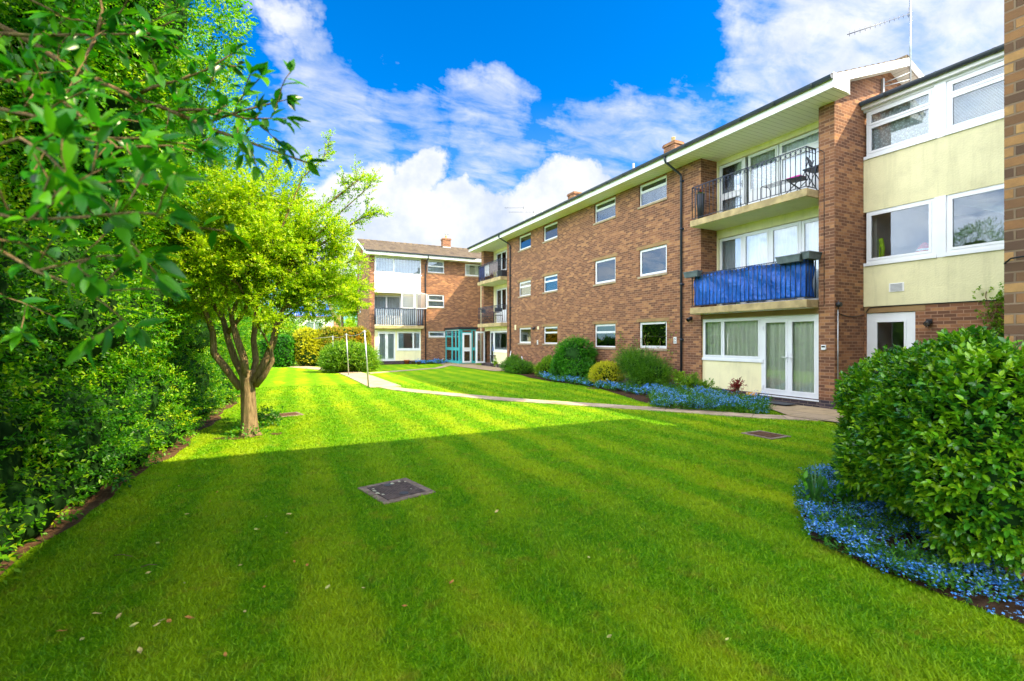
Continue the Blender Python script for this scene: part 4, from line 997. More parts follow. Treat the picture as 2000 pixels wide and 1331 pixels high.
# ---------------------------------------------------------------- clothes line posts
pl=[(720,757.5,712,645),(681,733.5,676.4,651.7),(652,720,650,656)]; tops=[]
for i,(bx,by,tx_,ty_) in enumerate(pl):
    x,y=G(bx,by); t=EYE*F/(by-HY); top=AT(tx_,ty_,t); e=empty('clothes_post',(x,y,0),0,['nearest and tallest looking grey metal clothes post on the lawn edge','middle grey metal clothes post of the three','farthest grey metal clothes post left of the round shrub'][i],'post','clothes line posts beside the path')
    b=MB(); b.tube([(0,0,0),top-Vector((x,y,0))],[.028,.024],10); b.build('pole',M['metal'],e); b=MB(); tt=top-Vector((x,y,0)); b.tube([tt+Vector((-.07,-.03,-.05)),tt+Vector((.07,.03,-.05))],.014,8); b.build('hook_bar',M['metal'],e); tops.append(top-Vector((0,0,.05)))
tops.append(AT(540,661,34)-Vector((0,0,0)))
e=empty('clothes_line',tops[0],0,'pale washing line strung between the three metal posts','washing line'); b=MB()
for p,q in zip(tops[:-1],tops[1:]):
    pts=[p+(q-p)*s+Vector((0,0,-.10*4*s*(1-s)))-tops[0] for s in np.linspace(0,1,8)]; b.tube(pts,.011,5)
b.build('line',M['metal'],e)
# ---------------------------------------------------------------- beyond the end hedge: gate, fence, car, houses
gx0,gy0=G(563,716); gx1,gy1=G(592,716)
e=empty('garden_gate',((gx0+gx1)/2,(gy0+gy1)/2,0),0,'low dark metal gate in the gap between the two far hedges','gate'); b=MB(); w=1.1
for k in range(12): x=-w/2+w*k/11; b.tube([(x,0,.05),(x,0,.95)],.012,5)
b.box(-w/2,w/2,-.012,.012,.9,.94); b.box(-w/2,w/2,-.012,.012,.1,.14); b.build('bars',M['iron'],e)
# white van-like car beyond the gate
car=empty('parked_car',(AT(571,690,46).x,AT(571,690,46).y,0),R(8),'white parked car glimpsed through the gap beyond the gate','car')
prof=[(-2.1,.35),(-2.1,.85),(-1.95,1.0),(-1.3,1.45),(.2,1.5),(1.0,1.02),(2.0,.85),(2.15,.6),(2.15,.35)]
b=MB(); hw=.85
L0=[(x,-hw,z) for x,z in prof]; L1=[(x,hw,z) for x,z in prof]; b.poly(L0); b.poly(L1[::-1])
for i in range(len(prof)): j=(i+1)%len(prof); b.quad(L0[i],L0[j],L1[j],L1[i])
b.build('body',simple('white_car_paint',(.8,.8,.82),.25,.6,.02,2),car,bevel=.05)
b=MB(); b.box(-1.2,.15,-hw-.008,hw+.008,1.02,1.38); b.build('window',M['black_plastic'],car)
for x in (-1.3,1.35):
    for s in (-1,1):
        b=MB(); b.tube([(x,s*.72,.32),(x,s*.9,.32)],.32,18); w_=b.build('wheel',M['black_plastic'],car); b=MB(); b.tube([(x,s*.9,.32),(x,s*.91,.32)],.19,14); b.build('rim',M['metal'],w_)
# white house with solar panels
hp=AT(606,640,62); H_=empty('white_house',(hp.x,hp.y,0),R(4),'white rendered house with blue solar roof beyond the hedges',cat='house')
LH=Loc('Y',0); b=MB(); hw=7
LH.holed(b,-hw,2.9,0,4.6,[(-5.5,-4,2.7,4.0),(-3.2,-1.6,2.7,4.0),(-.6,1.6,2.7,4.0)],0,.3); b.box(-hw,hw*.42,.3,7,0,4.6); b.build('wall',M['white_render'],H_)
b=MB(); b.box(2.91,3.7,-.3,7,0,5.0); b.build('brick_pier',M['brick_near'],H_)
for a_,c_ in ((-5.5,-4),(-3.2,-1.6),(-.6,1.6)): window(H_,LH,a_,c_,2.7,4.0,[(0,.5,0,1),(.5,1,0,1)],None,None)
b=MB(); b.quad((-hw-.3,-.5,4.6),(3.2,-.5,4.6),(3.2,3.5,6.9),(-hw-.3,3.5,6.9)); b.quad((-hw-.3,7.5,4.6),(3.2,7.5,4.6),(3.2,3.5,6.9),(-hw-.3,3.5,6.9)); b.poly([(3.2,-.5,4.6),(3.2,7.5,4.6),(3.2,3.5,6.9)]); rfh=b.build('roof',M['tile'],H_)
tp=NT('solar_panel'); uvn=tp.n('ShaderNodeTexBrick'); uvn.offset=0; uvn.inputs['Scale'].default_value=1; uvn.inputs['Brick Width'].default_value=1.0; uvn.inputs['Row Height'].default_value=.9; uvn.inputs['Mortar Size'].default_value=.03
uvn.inputs['Color1'].default_value=(.02,.06,.35,1); uvn.inputs['Color2'].default_value=(.04,.12,.5,1); uvn.inputs['Mortar'].default_value=(.5,.55,.65,1); tp.l(tp.n('ShaderNodeUVMap').outputs[0],uvn.inputs['Vector'])
msol=tp.done(tp.bsdf(uvn.outputs['Color'],.2,.6))
b=MB(); sl=.575; 
for x in range(7):
    x0=-6.8+x*1.35; b.quad((x0,-.3,4.6+.2*sl+.06),(x0+1.28,-.3,4.6+.2*sl+.06),(x0+1.28,3.1,4.6+3.6*sl+.06),(x0,3.1,4.6+3.6*sl+.06))
o=b.build('solar_panel',msol,rfh); o.modifiers.new('t','SOLIDIFY').thickness=.04
# ================================================================ ground
def lawn_color(t,blade):
    pos=t.pos(); sep=t.n('ShaderNodeSeparateXYZ'); t.l(pos,sep.inputs[0])
    wob=t.math('MULTIPLY',t.math('SUBTRACT',t.noise(.8,5,.65),.5),.95)
    s=t.math('SUBTRACT',sep.outputs[0],t.math('MULTIPLY',sep.outputs[1],.035)); s=t.math('ADD',s,wob)
    w=t.math('SINE',t.math('MULTIPLY',s,6.2832/.88)); st=t.math('MULTIPLY_ADD',w,.5,.5)
    st=t.ramp(st,[(.25,0.0),(.75,1.0)])
    fine=t.noise(22,6,.75); mid=t.noise(2.4,5,.65); big=t.noise(.35,3,.5,vec=t.mapping(pos,loc=(3,1,0)))
    col=t.ramp(fine,[(.28,(.05,.20,.0005)),(.50,(.155,.39,.0008)),(.75,(.33,.55,.001))])
    st=t.math('MULTIPLY',st,t.ramp(t.noise(.45,3,.5),[(.35,.08),(.65,.46)])); col=t.mix(st,col,(.66,.66,.008))  # mowing stripes: sheen of the bent blades put into the colour
    col=t.mix(t.ramp(mid,[(.48,0.0),(.68,.55)]),col,(.33,.44,.006))
    col=t.mix(t.ramp(t.noise(4.5,5,.7,vec=t.mapping(pos,loc=(9,4,0))),[(.54,0.0),(.70,.60)]),col,(.42,.33,.03))
    col=t.mix(t.ramp(t.noise(3.1,6,.7,vec=t.mapping(pos,loc=(1,8,0))),[(.54,0.0),(.68,.5)]),col,(.02,.17,.004))
    col=t.mix(t.ramp(big,[(.4,0.0),(.65,.30)]),col,(.035,.24,.002))
    if blade:
        a=t.n('ShaderNodeAttribute'); a.attribute_name='rnd'
        col=t.mix(t.ramp(a.outputs['Fac'],[(0,.45),(.5,0.0),(1,0.0)]),col,(.02,.15,.001))
        col=t.mix(t.ramp(a.outputs['Fac'],[(.55,0.0),(1,.55)]),col,(.40,.62,.01))
    return col
t=NT('lawn_turf'); c=lawn_color(t,False); hb=t.math('ADD',t.noise(160,3,.8),t.math('MULTIPLY',t.noise(9,4,.6),.8))
M['lawn']=t.done(t.bsdf(c,.9,.1,hb,.9,.03))
t=NT('grass_blade'); c=lawn_color(t,True); b_=t.bsdf(c,.55,.25); tl=t.n('ShaderNodeBsdfTranslucent'); t.l(c,tl.inputs[0]); mx=t.n('ShaderNodeMixShader'); mx.inputs[0].default_value=.35
t.l(b_.outputs[0],mx.inputs[1]); t.l(tl.outputs[0],mx.inputs[2]); M['blade']=t.done(mx)
def sheet(name,poly,z,mat,kind='structure',parent=None):
    mb=MB(); mb.poly([(x,y,z) for x,y in poly]); o=mb.build(name,mat,parent)
    if kind: o['kind']=kind
    return o
mb=MB(); mb.quad((-500,-300,0),(500,-300,0),(500,700,0),(-500,700,0)); o=mb.build('ground',M['lawn']); o['kind']='structure'
t=NT('bare_soil'); n=t.noise(14,7,.7); c=t.ramp(n,[(.3,(.06,.032,.02)),(.6,(.17,.095,.055)),(.8,(.32,.20,.12))]); M['bare']=t.done(t.bsdf(c,.95,.05,n,1,.04))
# soil strip at the foot of the long hedge
W=lambda y,a: a+.12*math.sin(y*1.7)+.07*math.sin(y*4.1+1)
ys_=np.linspace(1.5,17,60); edge=lambda y: np.interp(y,[1.5,4.5,6.5,8.1,11,14.4,17],[-1.80,-1.74,-1.64,-1.38,-1.16,-.98,-.9])
poly=[(-4.5,1.5)]+[(edge(y)+.06*math.sin(y*2.3)+.03*math.sin(y*7),y) for y in ys_]+[(-1.0,30),(-4.5,30)]
sheet('soil',poly,.006,M['bare'])
# paving
def slab_mat(name,a,b_,w,h):
    t=NT(name); uv=t.n('ShaderNodeUVMap').outputs[0]; br=t.n('ShaderNodeTexBrick'); br.inputs['Scale'].default_value=1; br.inputs['Brick Width'].default_value=w; br.inputs['Row Height'].default_value=h
    br.inputs['Mortar Size'].default_value=.008; br.inputs['Color1'].default_value=(*a,1); br.inputs['Color2'].default_value=(*b_,1); br.inputs['Mortar'].default_value=(.06,.07,.03,1); t.l(uv,br.inputs['Vector'])
    n=t.noise(5,6,.7); col=t.mix(t.ramp(n,[(.4,0.0),(.75,.5)]),br.outputs['Color'],tuple(x*.5 for x in a)); return t.done(t.bsdf(col,.85,.2,t.noise(70,4,.7),.4,.008))
M['slab']=slab_mat('paving_slab',(.46,.34,.20),(.40,.30,.20),.75,.6)
M['pathslab']=simple('path_slab',(.44,.33,.23),.88,.2,.25,2.2,.5,60,dirt=.5)
def strip(name,pts,w,mat,z=.02,seg=.62,gap=.012):
    mb=MB(); pts=[Vector((x,y,0)) for x,y in pts]; Ls=[(b-a).length for a,b in zip(pts[:-1],pts[1:])]; tot=sum(Ls)
    def at(s):
        for a,b,l in zip(pts[:-1],pts[1:],Ls):
            if s<=l or b is pts[-1]: d=(b-a).normalized(); return a+d*s,d
            s-=l
    s=0
    while s<tot-.1:
        e_=min(s+seg,tot); p,d=at(s+gap); q,d2=at(e_); n1=Vector((-d.y,d.x,0))*w/2; n2=Vector((-d2.y,d2.x,0))*w/2
        dz=random.uniform(-.003,.003)
        top=[p-n1,q-n2,q+n2,p+n1]; top=[(v.x,v.y,z+dz) for v in top]; bot=[(x,y,0.0) for x,y,_ in top]
        mb.poly(top)
        for i in range(4): mb.quad(top[i],bot[i],bot[(i+1)%4],top[(i+1)%4])
        s=e_
    o=mb.build(name,mat); o['kind']='structure'; return o
pe=[(1590,813.5,825),(1480,809,820),(1340,799.5,808.5),(1180,789.8,797.3),(1000,778.6,785.4),(880,768.6,774.5),(790,760,765.5),(745,752,759)]
cl=[]; 
for px,a_,b_ in pe: p=G(px,a_); q=G(px,b_); cl.append(((p[0]+q[0])/2,(p[1]+q[1])/2))
path1=[(11.2,5.35)]+cl
strip('path',path1,.56,M['pathslab'])
bend=cl[-1]; path2=[bend,G(704,736),G(680,727.5),G(640,722),G(578,716.5)]
strip('path',[(bend[0]+.1,bend[1]-.3)]+path2[1:],1.1,M['pathslab'],z=.024,seg=1.4)
path3=[G(718,730),(8.5,27.0),(10.4,30.2)]
strip('path',path3,.42,M['pathslab'],z=.028)
patio=[(10.15,5.3),(13.05,5.3),(13.05,6.74),(11.865,6.74),(11.865,10.6),(11.35,10.6),(10.55,7.4),(10.0,6.6)]
sheet('patio',patio,.032,M['slab']); far_pat=[(10.3,22.9),(11.86,22.9),(11.86,30.0),(10.9,30.0),(10.9,32.9),(10.2,32.9),(9.9,30)]
sheet('patio',far_pat,.030,M['slab'])
bed=[G(1500,800),(10.9,7.9),(11.86,10.7),(11.86,22.7),(10.6,22.2),(10.4,20),(10.0,18.5),(9.9,16.5),(10.1,13.8),(9.4,11.6),(8.9,10.2),G(1300,797)]
M['bedsoil']=M['soil']
sheet('flower_bed_soil',bed,.010,M['bedsoil'])
rbed=[G(1570,940),G(1562,985),G(1585,1056),G(1700,1110),G(1850,1168),G(2010,1226),(4.8,.9),(4.9,1.2),(8.5,2.2),(7.5,4.2),G(1640,915)]
sheet('flower_bed_soil',rbed,.011,M['bedsoil'])
fbed=[(5.7,32.3),(9.9,32.3),(10.2,32.88),(5.6,32.88)]; sheet('flower_bed_soil',fbed,.012,M['bedsoil'])
# worn patches
def patch(px,py,rx,ry,name='bare_patch',rot=0):
    x,y=G(px,py); pts=[]
    for i in range(28):
        a=i/28*6.283; r=1+.18*math.sin(3*a+px)+.1*math.sin(7*a); pts.append((x+rx*r*math.cos(a),y+ry*r*math.sin(a)))
    return sheet(name,pts,.007,M['bare'])
patch(1165,758.5,.42,.28); patch(465,855,.35,.16); patch(540,848,.10,.1); 
# inspection covers
def cover(pts,label,kind):
    c=[G(*p) for p in pts]; cx=sum(p[0] for p in c)/4; cy=sum(p[1] for p in c)/4
    ux=Vector((c[1][0]-c[0][0],c[1][1]-c[0][1],0)); vx=Vector((c[2][0]-c[1][0],c[2][1]-c[1][1],0)); w,h=ux.length,vx.length; rz=math.atan2(ux.y,ux.x)
    e=empty('manhole_cover',(cx,cy,0),rz,label,'manhole cover'); hw,hh=w/2,h/2
    f=MB(); LZ=.018 if kind=='iron' else .016; fr=.075
    for a in ((-hw,hw,-hh,-hh+fr),(-hw,hw,hh-fr,hh),(-hw,-hw+fr,-hh+fr,hh-fr),(hw-fr,hw,-hh+fr,hh-fr)): f.box(*a,0,LZ)
    f.build('rim',M['conc_dirty'],e,bevel=.006); 
    p=MB(); p.box(-hw+fr+.006,hw-fr-.006,-hh+fr+.006,hh-fr-.006,0,LZ+.004)
    if kind=='iron':
        nx=15
        for i in range(nx):
            for j in range(nx):
                x=-hw+fr+.03+(2*(hw-fr)-.06)*i/(nx-1); y=-hh+fr+.03+(2*(hh-fr)-.06)*j/(nx-1)
                if (abs(x)>hw*.45 and abs(y)<hh*.16): continue
                p.obox((x,y,LZ+.006),(1,1 if (i+j)%2 else -1,0),(-1 if (i+j)%2 else 1,1,0),(0,0,1),.013,.005,.003)
    p.build('lid',M['cast_iron'] if kind=='iron' else M['bare'],e)
    if kind=='iron':
        for s in (-1,1):
            k=MB(); k.tube([(s*hw*.55,0,LZ+.002),(s*hw*.55,0,LZ+.009)],.05,18); k.build('keyhole',M['black_plastic'],e)
        for (x,y,r) in ((-.15,-.20,.018),(-.08,-.22,.026),(.02,-.23,.03),(-.2,.05,.028),(-.22,.15,.02),(-.17,.2,.015),(.1,-.2,.02),(.12,.12,.014)):
            k=MB(); k.poly([(x+r*(1+.3*math.sin(3*a))*math.cos(a),y+r*(1+.3*math.cos(2*a))*math.sin(a),LZ+.0098) for a in np.linspace(0,6.28,13)[:-1]]); k.build('lichen_spot',M['lichen'],e)
    return e
M['conc_dirty']=simple('dirty_concrete',(.26,.19,.15),.95,.1,.3,14,.8,70,dirt=.6); M['cast_iron']=simple('cast_iron',(.12,.085,.075),.6,.35,.35,16,.5,90,metal=.1); M['lichen']=simple('lichen',(.50,.46,.34),.95,.05,.2,30)
cover([(697.6,956.6),(750,988.4),(853,965),(791.5,932.4)],'dark cast iron inspection cover with pale lichen spots in the foreground lawn','iron')
cover([(1445,848),(1507,860.5),(1540,854),(1490,840.5)],'soil covered square cover in the shaded lawn left of the big laurel bush','soil')
cover([(508,813),(520,819),(596,812),(580,804.5)],'worn earth covered cover strip in sunny grass right of the tree trunk','soil')
# ---------------------------------------------------------------- grass blades
def inpoly(x,y,poly):
    ins=np.zeros(len(x),bool); n=len(poly)
    for i in range(n):
        x0,y0=poly[i]; x1,y1=poly[(i+1)%n]
        c_=((y0>y)!=(y1>y))&(x<(x1-x0)*(y-y0)/((y1-y0) or 1e-9)+x0); ins^=c_
    return ins
def near_line(x,y,pts,w):
    m=np.zeros(len(x),bool)
    for a,b in zip(pts[:-1],pts[1:]):
        dx,dy=b[0]-a[0],b[1]-a[1]; L2=dx*dx+dy*dy; s=np.clip(((x-a[0])*dx+(y-a[1])*dy)/L2,0,1); m|=np.hypot(x-a[0]-s*dx,y-a[1]-s*dy)<w
    return m
NB=430000
r_=RNG.uniform(0,1,NB); r_=1.7*(19/1.7)**(r_**.95); th=RNG.uniform(-52,50,NB)*math.pi/180
fx_,fy_=SA,CA; xx=r_*(fx_*np.cos(th)+fy_*np.sin(th)); yy=r_*(fy_*np.cos(th)-fx_*np.sin(th))
mh=[[G(703,957),G(751,986),G(847,964),G(791,934)],[G(1450,849),G(1507,859),G(1535,853),G(1490,842)],[G(514,813),G(523,818),G(590,811.5),G(577,805.5)]]
ok=(xx>edge(yy)+.02+.06*np.sin(yy*2.3)+.03*np.sin(yy*7))&~inpoly(xx,yy,rbed)&~inpoly(xx,yy,bed)&~inpoly(xx,yy,patio)&(xx<12.9)&~((xx>4.6)&(yy<1.55))
for q in mh: ok&=~inpoly(xx,yy,q)
ok&=~near_line(xx,yy,path1,.27)&~near_line(xx,yy,path2,.5)&~near_line(xx,yy,path3,.22)
xx,yy,r_=xx[ok],yy[ok],r_[ok]; n=len(xx)
clump=(np.sin(xx*5.1+np.sin(yy*3.3)*2)+np.sin(yy*6.7+np.sin(xx*4.2)*2))*.25+.5
hgt=RNG.uniform(.018,.042,n)*(.75+.5*clump)*(1+.02*r_); lean=RNG.normal(size=(n,2))*.55
sgn=np.sin((xx-.035*yy)*6.2832/.88)
D_=unit(np.stack([lean[:,0],lean[:,1]+sgn*.3,np.ones(n)],1)); P_b=np.stack([xx,yy,np.zeros(n)],1)
S_=unit(np.stack([RNG.normal(size=n),RNG.normal(size=n),np.zeros(n)],1)); wd=.0013*(1+.55*r_)*RNG.uniform(.7,1.2,n)
V=np.stack([P_b-S_*wd[:,None],P_b+S_*wd[:,None],P_b+D_*hgt[:,None]+np.stack([lean[:,0],lean[:,1],-.3*np.ones(n)],1)*(hgt*.35)[:,None]],1).reshape(-1,3)
me=bpy.data.meshes.new('grass'); me.vertices.add(len(V)); me.vertices.foreach_set('co',V.astype(np.float32).ravel()); me.loops.add(n*3); me.loops.foreach_set('vertex_index',np.arange(n*3,dtype=np.int32)); me.polygons.add(n); me.polygons.foreach_set('loop_start',np.arange(n,dtype=np.int32)*3)
at=me.attributes.new('rnd','FLOAT','FACE'); at.data.foreach_set('value',RNG.uniform(0,1,n).astype(np.float32)); me.update(calc_edges=True); me.materials.append(M['blade'])
tag(link('grass',me),'short mown grass blades over the striped lawn','grass',kind='stuff')
# fallen leaves and twigs
fl_cols=[simple('fallen_a',(.55,.42,.16),.8,.1,.3,40),simple('fallen_b',(.50,.22,.06),.8,.1,.3,40),simple('fallen_c',(.46,.44,.14),.8,.1,.3,40)]
spots=[(710,1150),(790,1185),(316,1213),(306,1222),(330,1215),(262,1222),(478,1196),(516,1148),(640,1148),(273,1272),(121,1234),(160,1250),(470,1105),(600,1105),(1150,1090),(365,1005),(424,962),(308,1062),(290,1120),(410,980),(520,1010),(565,1005),(505,1035),(500,1035),(560,1042),(575,1098),(360,1140),(190,1200),(440,1280),(1190,1245),(970,1000),(882,1138),(1420,1250),(232,1205),(370,1208),(350,950)]
fp=None
for i,(px,py) in enumerate(spots):
    x,y=G(px,py,.03); s=random.uniform(.012,.024)
    e=bpy.data.meshes.new('fallen_leaf'); vs=[(0,-1.2,.1),(.55,-.3,.0),(.5,.5,.25),(0,1.25,.1),(-.5,.45,.2),(-.55,-.35,.05),(0,0,-.15)]
    e.from_pydata([(a*s,b*s,c_*s) for a,b,c_ in vs],[],[(6,0,1),(6,1,2),(6,2,3),(6,3,4),(6,4,5),(6,5,0)]); e.materials.append(fl_cols[i%3])
    o=link('fallen_leaf',e); o.location=(x,y,.034); o.rotation_euler=(random.uniform(-.3,.3),random.uniform(-.3,.3),random.uniform(0,6.3))
    tag(o,'small dry leaf lying on the shaded foreground grass','leaf','fallen leaves scattered on the lawn')
for k,((a,b_),(c_,d_)) in enumerate((((222,1085),(258,1087)),((275,1108),(306,1103)))):
    p=G(a,b_,.035); q=G(c_,d_,.035); mb=MB(); mb.tube([(0,0,0),((q[0]-p[0])*.5,(q[1]-p[1])*.5+.01,.006),(q[0]-p[0],q[1]-p[1],0)],.003,5); o=mb.build('fallen_twig',M['twig']); o.location=(*p,.035); tag(o,['thin straight twig on the grass, left of the other twig','thin pale twig on the grass, right of the other twig'][k],'twig')
# ================================================================ planting
def flowers(name,label,poly,dens,h,fs,leafd,ls=.05,seed=3,hv=None,pet=4):
    rg=np.random.default_rng(seed); xs=[p[0] for p in poly]; ys2=[p[1] for p in poly]; area=abs(sum(poly[i][0]*poly[(i+1)%len(poly)][1]-poly[(i+1)%len(poly)][0]*poly[i][1] for i in range(len(poly))))/2
    def samp(n):
        out=np.zeros((0,2))
        while len(out)<n:
            x=rg.uniform(min(xs),max(xs),n*3); y=rg.uniform(min(ys2),max(ys2),n*3); 
            keep=inpoly(x,y,poly)&((np.sin(x*6.3+np.sin(y*4)*1.5)+np.sin(y*7.1+x*2)+rg.normal(size=n*3)*.8)>-1.0); out=np.concatenate([out,np.stack([x,y],1)[keep]])
        return out[:n]
    n=int(area*dens); c=samp(n); hh=h*(.66+.34*np.sin(c[:,0]*5+c[:,1]*3.1)*np.sin(c[:,1]*6))*rg.uniform(.5,1.2,n)
    k=5; C=np.repeat(np.concatenate([c,hh[:,None]],1),k,0)+rg.normal(size=(n*k,3))*[.022,.022,.012]
    Cp=np.repeat(C,pet,0); ph=np.tile(np.arange(pet)*6.283/pet,n*k)+np.repeat(rg.uniform(0,6,n*k),pet)
    tilt=np.repeat(rg.normal(size=(n*k,3))*.45+[0,0,1],pet,0); N=unit(tilt); Dd=unit(np.stack([np.cos(ph),np.sin(ph),np.zeros(len(ph))],1)-N*0.0); Dd=unit(Dd-N*np.sum(Dd*N,1,keepdims=True))
    o=leaf_object(name,Cp,Dd,N,np.full(len(Cp),fs),np.full(len(Cp),fs*.95),np.repeat(rg.uniform(0,1,n*k),pet),M['petal'])
    tag(o,label,'flowers',kind='stuff')
    m=int(area*leafd); c2=samp(m); z=rg.uniform(.0,h*.45,m); C2=np.concatenate([c2,z[:,None]],1)
    global RNG
    L1=sprig_leaves(C2,unit(rg.normal(size=(m,3))*.5+[0,0,1]),6,h*.45,ls,ls*.42,.9)
    lf=leaf_object(name+'_foliage',*L1,M['leaf_bed']); tag(lf,label.replace('flowers','leaves').replace('blue ','green '),'foliage',kind='stuff'); return o
p_near=[G(1562,940),G(1556,990),G(1580,1060),G(1700,1118),G(1850,1176),G(2010,1232),G(2010,1165),G(1880,1090),G(1770,1030),G(1700,985),G(1690,930),G(1600,930)]
flowers('forget_me_nots','low blue flowers edging the lawn around the big laurel bush',p_near,820,.18,.0095,560,.045,pet=4)
p_clump=[G(1270,782),G(1275,800),G(1400,807),G(1500,812),G(1500,795),G(1440,786),G(1400,776),G(1330,764),G(1280,762)]
flowers('forget_me_nots','thick mound of blue flowers between the slab path and the cream panel',p_clump,330,.33,.015,420,.06,seed=5,pet=3)
p_strip=[G(1066,745),G(1120,752),G(1200,766),G(1290,780),G(1300,768),(11.2,12.0),(10.9,16.5),(11.0,18.6),(10.6,18.8)]
flowers('forget_me_nots','long drift of blue flowers in front of the shrubs along the brick wall',p_strip,190,.27,.023,190,.07,seed=6,pet=3)
flowers('forget_me_nots','small patch of blue flowers at the foot of the far block beside the porch',[(8.6,31.9),(10.7,31.4),(10.7,32.8),(8.6,32.8)],200,.3,.035,60,.1,seed=8,pet=3)
# big laurel bush
shrub('laurel_bush','large rounded glossy laurel bush at the right edge of the lawn','bush',[(5.10,1.95,.80,.64,.58,.75),(5.62,2.10,.82,.76,.70,.70),(6.12,2.30,.74,.74,.72,.64),(5.9,2.0,.90,.86,.58,.66),(4.45,1.50,.82,.42,.45,.76),(4.85,1.75,.90,.48,.48,.74),(5.5,2.35,.5,.7,.6,.38),(5.78,2.55,1.05,.58,.58,.48),(5.85,2.55,.6,.62,.6,.5)],M['leaf_laurel'],10500,8,.085,.058,.033,core=.78,detail=True,spread=.95,keep=lambda P,u:(P[:,2]>.22)&~((P[:,0]>4.74)&(P[:,1]<1.53)),inner=.86,lump=.07,up=.45,seed=11)
# strappy tuft
def tuft(x,y,n,h,w,mat,label,name='leaf_tuft',sp=.6):
    e=empty(name,(x,y,0),0,label,'plant'); rg=np.random.default_rng(int(abs(x)*100)); b=MB()
    for i in range(n):
        a=rg.uniform(0,6.28); l=h*rg.uniform(.6,1.1); s=rg.uniform(.2,1)*sp; ww=w*rg.uniform(.6,1.1); pts=[]
        for k in range(5):
            f=k/4; rr=l*s*f**1.6; pts.append(Vector((math.cos(a)*(rr+.02),math.sin(a)*(rr+.02),l*(f-.35*s*f*f*f))))
        sd=Vector((-math.sin(a),math.cos(a),0))*ww
        for k in range(4):
            q=[1-k/4.2,1-(k+1)/4.2]; b.quad(pts[k]-sd*q[0],pts[k]+sd*q[0],pts[k+1]+sd*q[1],pts[k+1]-sd*q[1])
    b.build('blades',mat,e); return e
M['strap']=simple('strap_leaf',(.035,.15,.02),.4,.4,.4,6)
x,y=G(1592,990); tuft(x,y,80,.46,.007,M['strap'],'tuft of narrow arching leaves at the tip of the blue flower border')
x,y=G(1690,1000); e=empty('broad_leaf_plant',(x+.25,y+.15,0),0,'low broad leafed plant between the blue flowers and the laurel bush','plant'); C=RNG.normal(size=(45,3))*[.28,.14,.0]+[0,0,.02]; leaf_object('foliage',*sprig_leaves(C,RNG.normal(size=(45,3))*.4+[0,0,1],7,.22,.10,.045,.8),M['leaf_dark'],e,True)
# shrubs along the facade
shrub('round_shrub','tall rounded dark green shrub against the brick wall','bush',[(10.95,16.4,.92,.78,.82,.80),(10.85,16.1,.5,.75,.8,.55),(10.85,16.9,.6,.7,.7,.6)],M['leaf_dark'],4200,8,.15,.06,.036,core=.76,seed=21,lump=.22,inner=.7)
shrub('golden_shrub','small bright yellow dome shaped shrub between two green shrubs','bush',[(10.55,13.75,.42,.55,.52,.46)],M['leaf_gold'],2200,8,.08,.035,.02,core=.8,lump=.14,seed=22)
shrub('loose_shrub','wide loose bright green shrub right of the golden shrub','bush',[(10.95,12.4,.72,.80,.80,.62),(11.0,11.8,.6,.7,.65,.5),(11.0,12.9,.95,.55,.6,.5),(10.7,12.0,.4,.6,.6,.4)],M['leaf_juniper'],4200,9,.30,.045,.02,core=.5,inner=.5,lump=.32,seed=23,spread=.6)
shrub('juniper_shrub','low spreading dark shrub left of the tall rounded shrub near the far drainpipe','bush',[(11.0,21.9,.33,.75,.85,.36),(10.9,21.0,.28,.7,.8,.32),(11.2,22.4,.5,.4,.5,.4)],M['leaf_juniper'],2200,8,.17,.06,.02,core=.7,seed=24,spread=.55)
shrub('small_shrub','small dark shrub between the spreading juniper and the tall rounded shrub','bush',[(11.0,18.6,.35,.55,.55,.4),(11.2,18.9,.55,.35,.35,.35)],M['leaf_mid'],1100,8,.15,.06,.025,core=.7,seed=25,spread=.6)
def climber(name,label,X,pts,mat,n=26,ax='X',w=.25,lf=.05,seed=2):
    """thin stems with sparse leaves climbing a wall; pts = (y,z0,z1)"""
    rg=np.random.default_rng(seed); e=empty(name,(X,pts[0][0],0),0,label,'climbing plant'); b=MB(); C=[];Dr=[]
    for (y,z0,z1) in pts:
        p=Vector((0,y-pts[0][0],z0)); line=[p.copy()]
        k=int((z1-z0)/.12)
        for i in range(k):
            p=p+Vector((rg.normal()*.02-.003,rg.normal()*.05,.12)); p.x=min(-.02,max(-.22,p.x)); line.append(p.copy())
            for q in range(max(1,n//10)): C.append(tuple(p+Vector(rg.normal(size=3)*[.05,w*.4,.05]))); Dr.append(tuple(rg.normal(size=3)+[-.6,0,.4]))
        if len(line)>1: b.tube(line,.007,5)
    b.build('stem',M['twig'],e); leaf_object('foliage',*sprig_leaves(np.array(C),np.array(Dr),6,.1,lf,lf*.6,.9),mat,e); return e
climber('climbing_rose','sparse leafy rose climbing the brick under the second ground floor window',XF,[(14.9,.2,1.75),(14.5,.2,2.1),(14.1,.2,1.6),(13.6,.2,1.7),(13.1,.2,1.9),(12.6,.2,1.7),(12.2,.2,2.3)],M['leaf_rose'],22)
climber('climbing_plant','small sprig of green and orange leaves hanging beside the near brick wall',XL,[(4.55,1.7,2.6),(4.35,1.6,2.8),(4.15,1.5,2.75)],M['leaf_mid'],60,lf=.06,seed=5)
shrub('rose_bush','leafy green rose beside the drainpipe and the cream panel','bush',[(11.0,10.3,.40,.33,.40,.32),(11.1,9.9,.3,.3,.3,.25)],M['leaf_mid'],420,8,.13,.055,.034,core=0,inner=.3,seed=31)
shrub('rose_bush','small green rose directly under the near drainpipe','bush',[(11.35,11.15,.5,.22,.22,.28)],M['leaf_mid'],130,8,.10,.05,.03,core=0,inner=.2,seed=32)
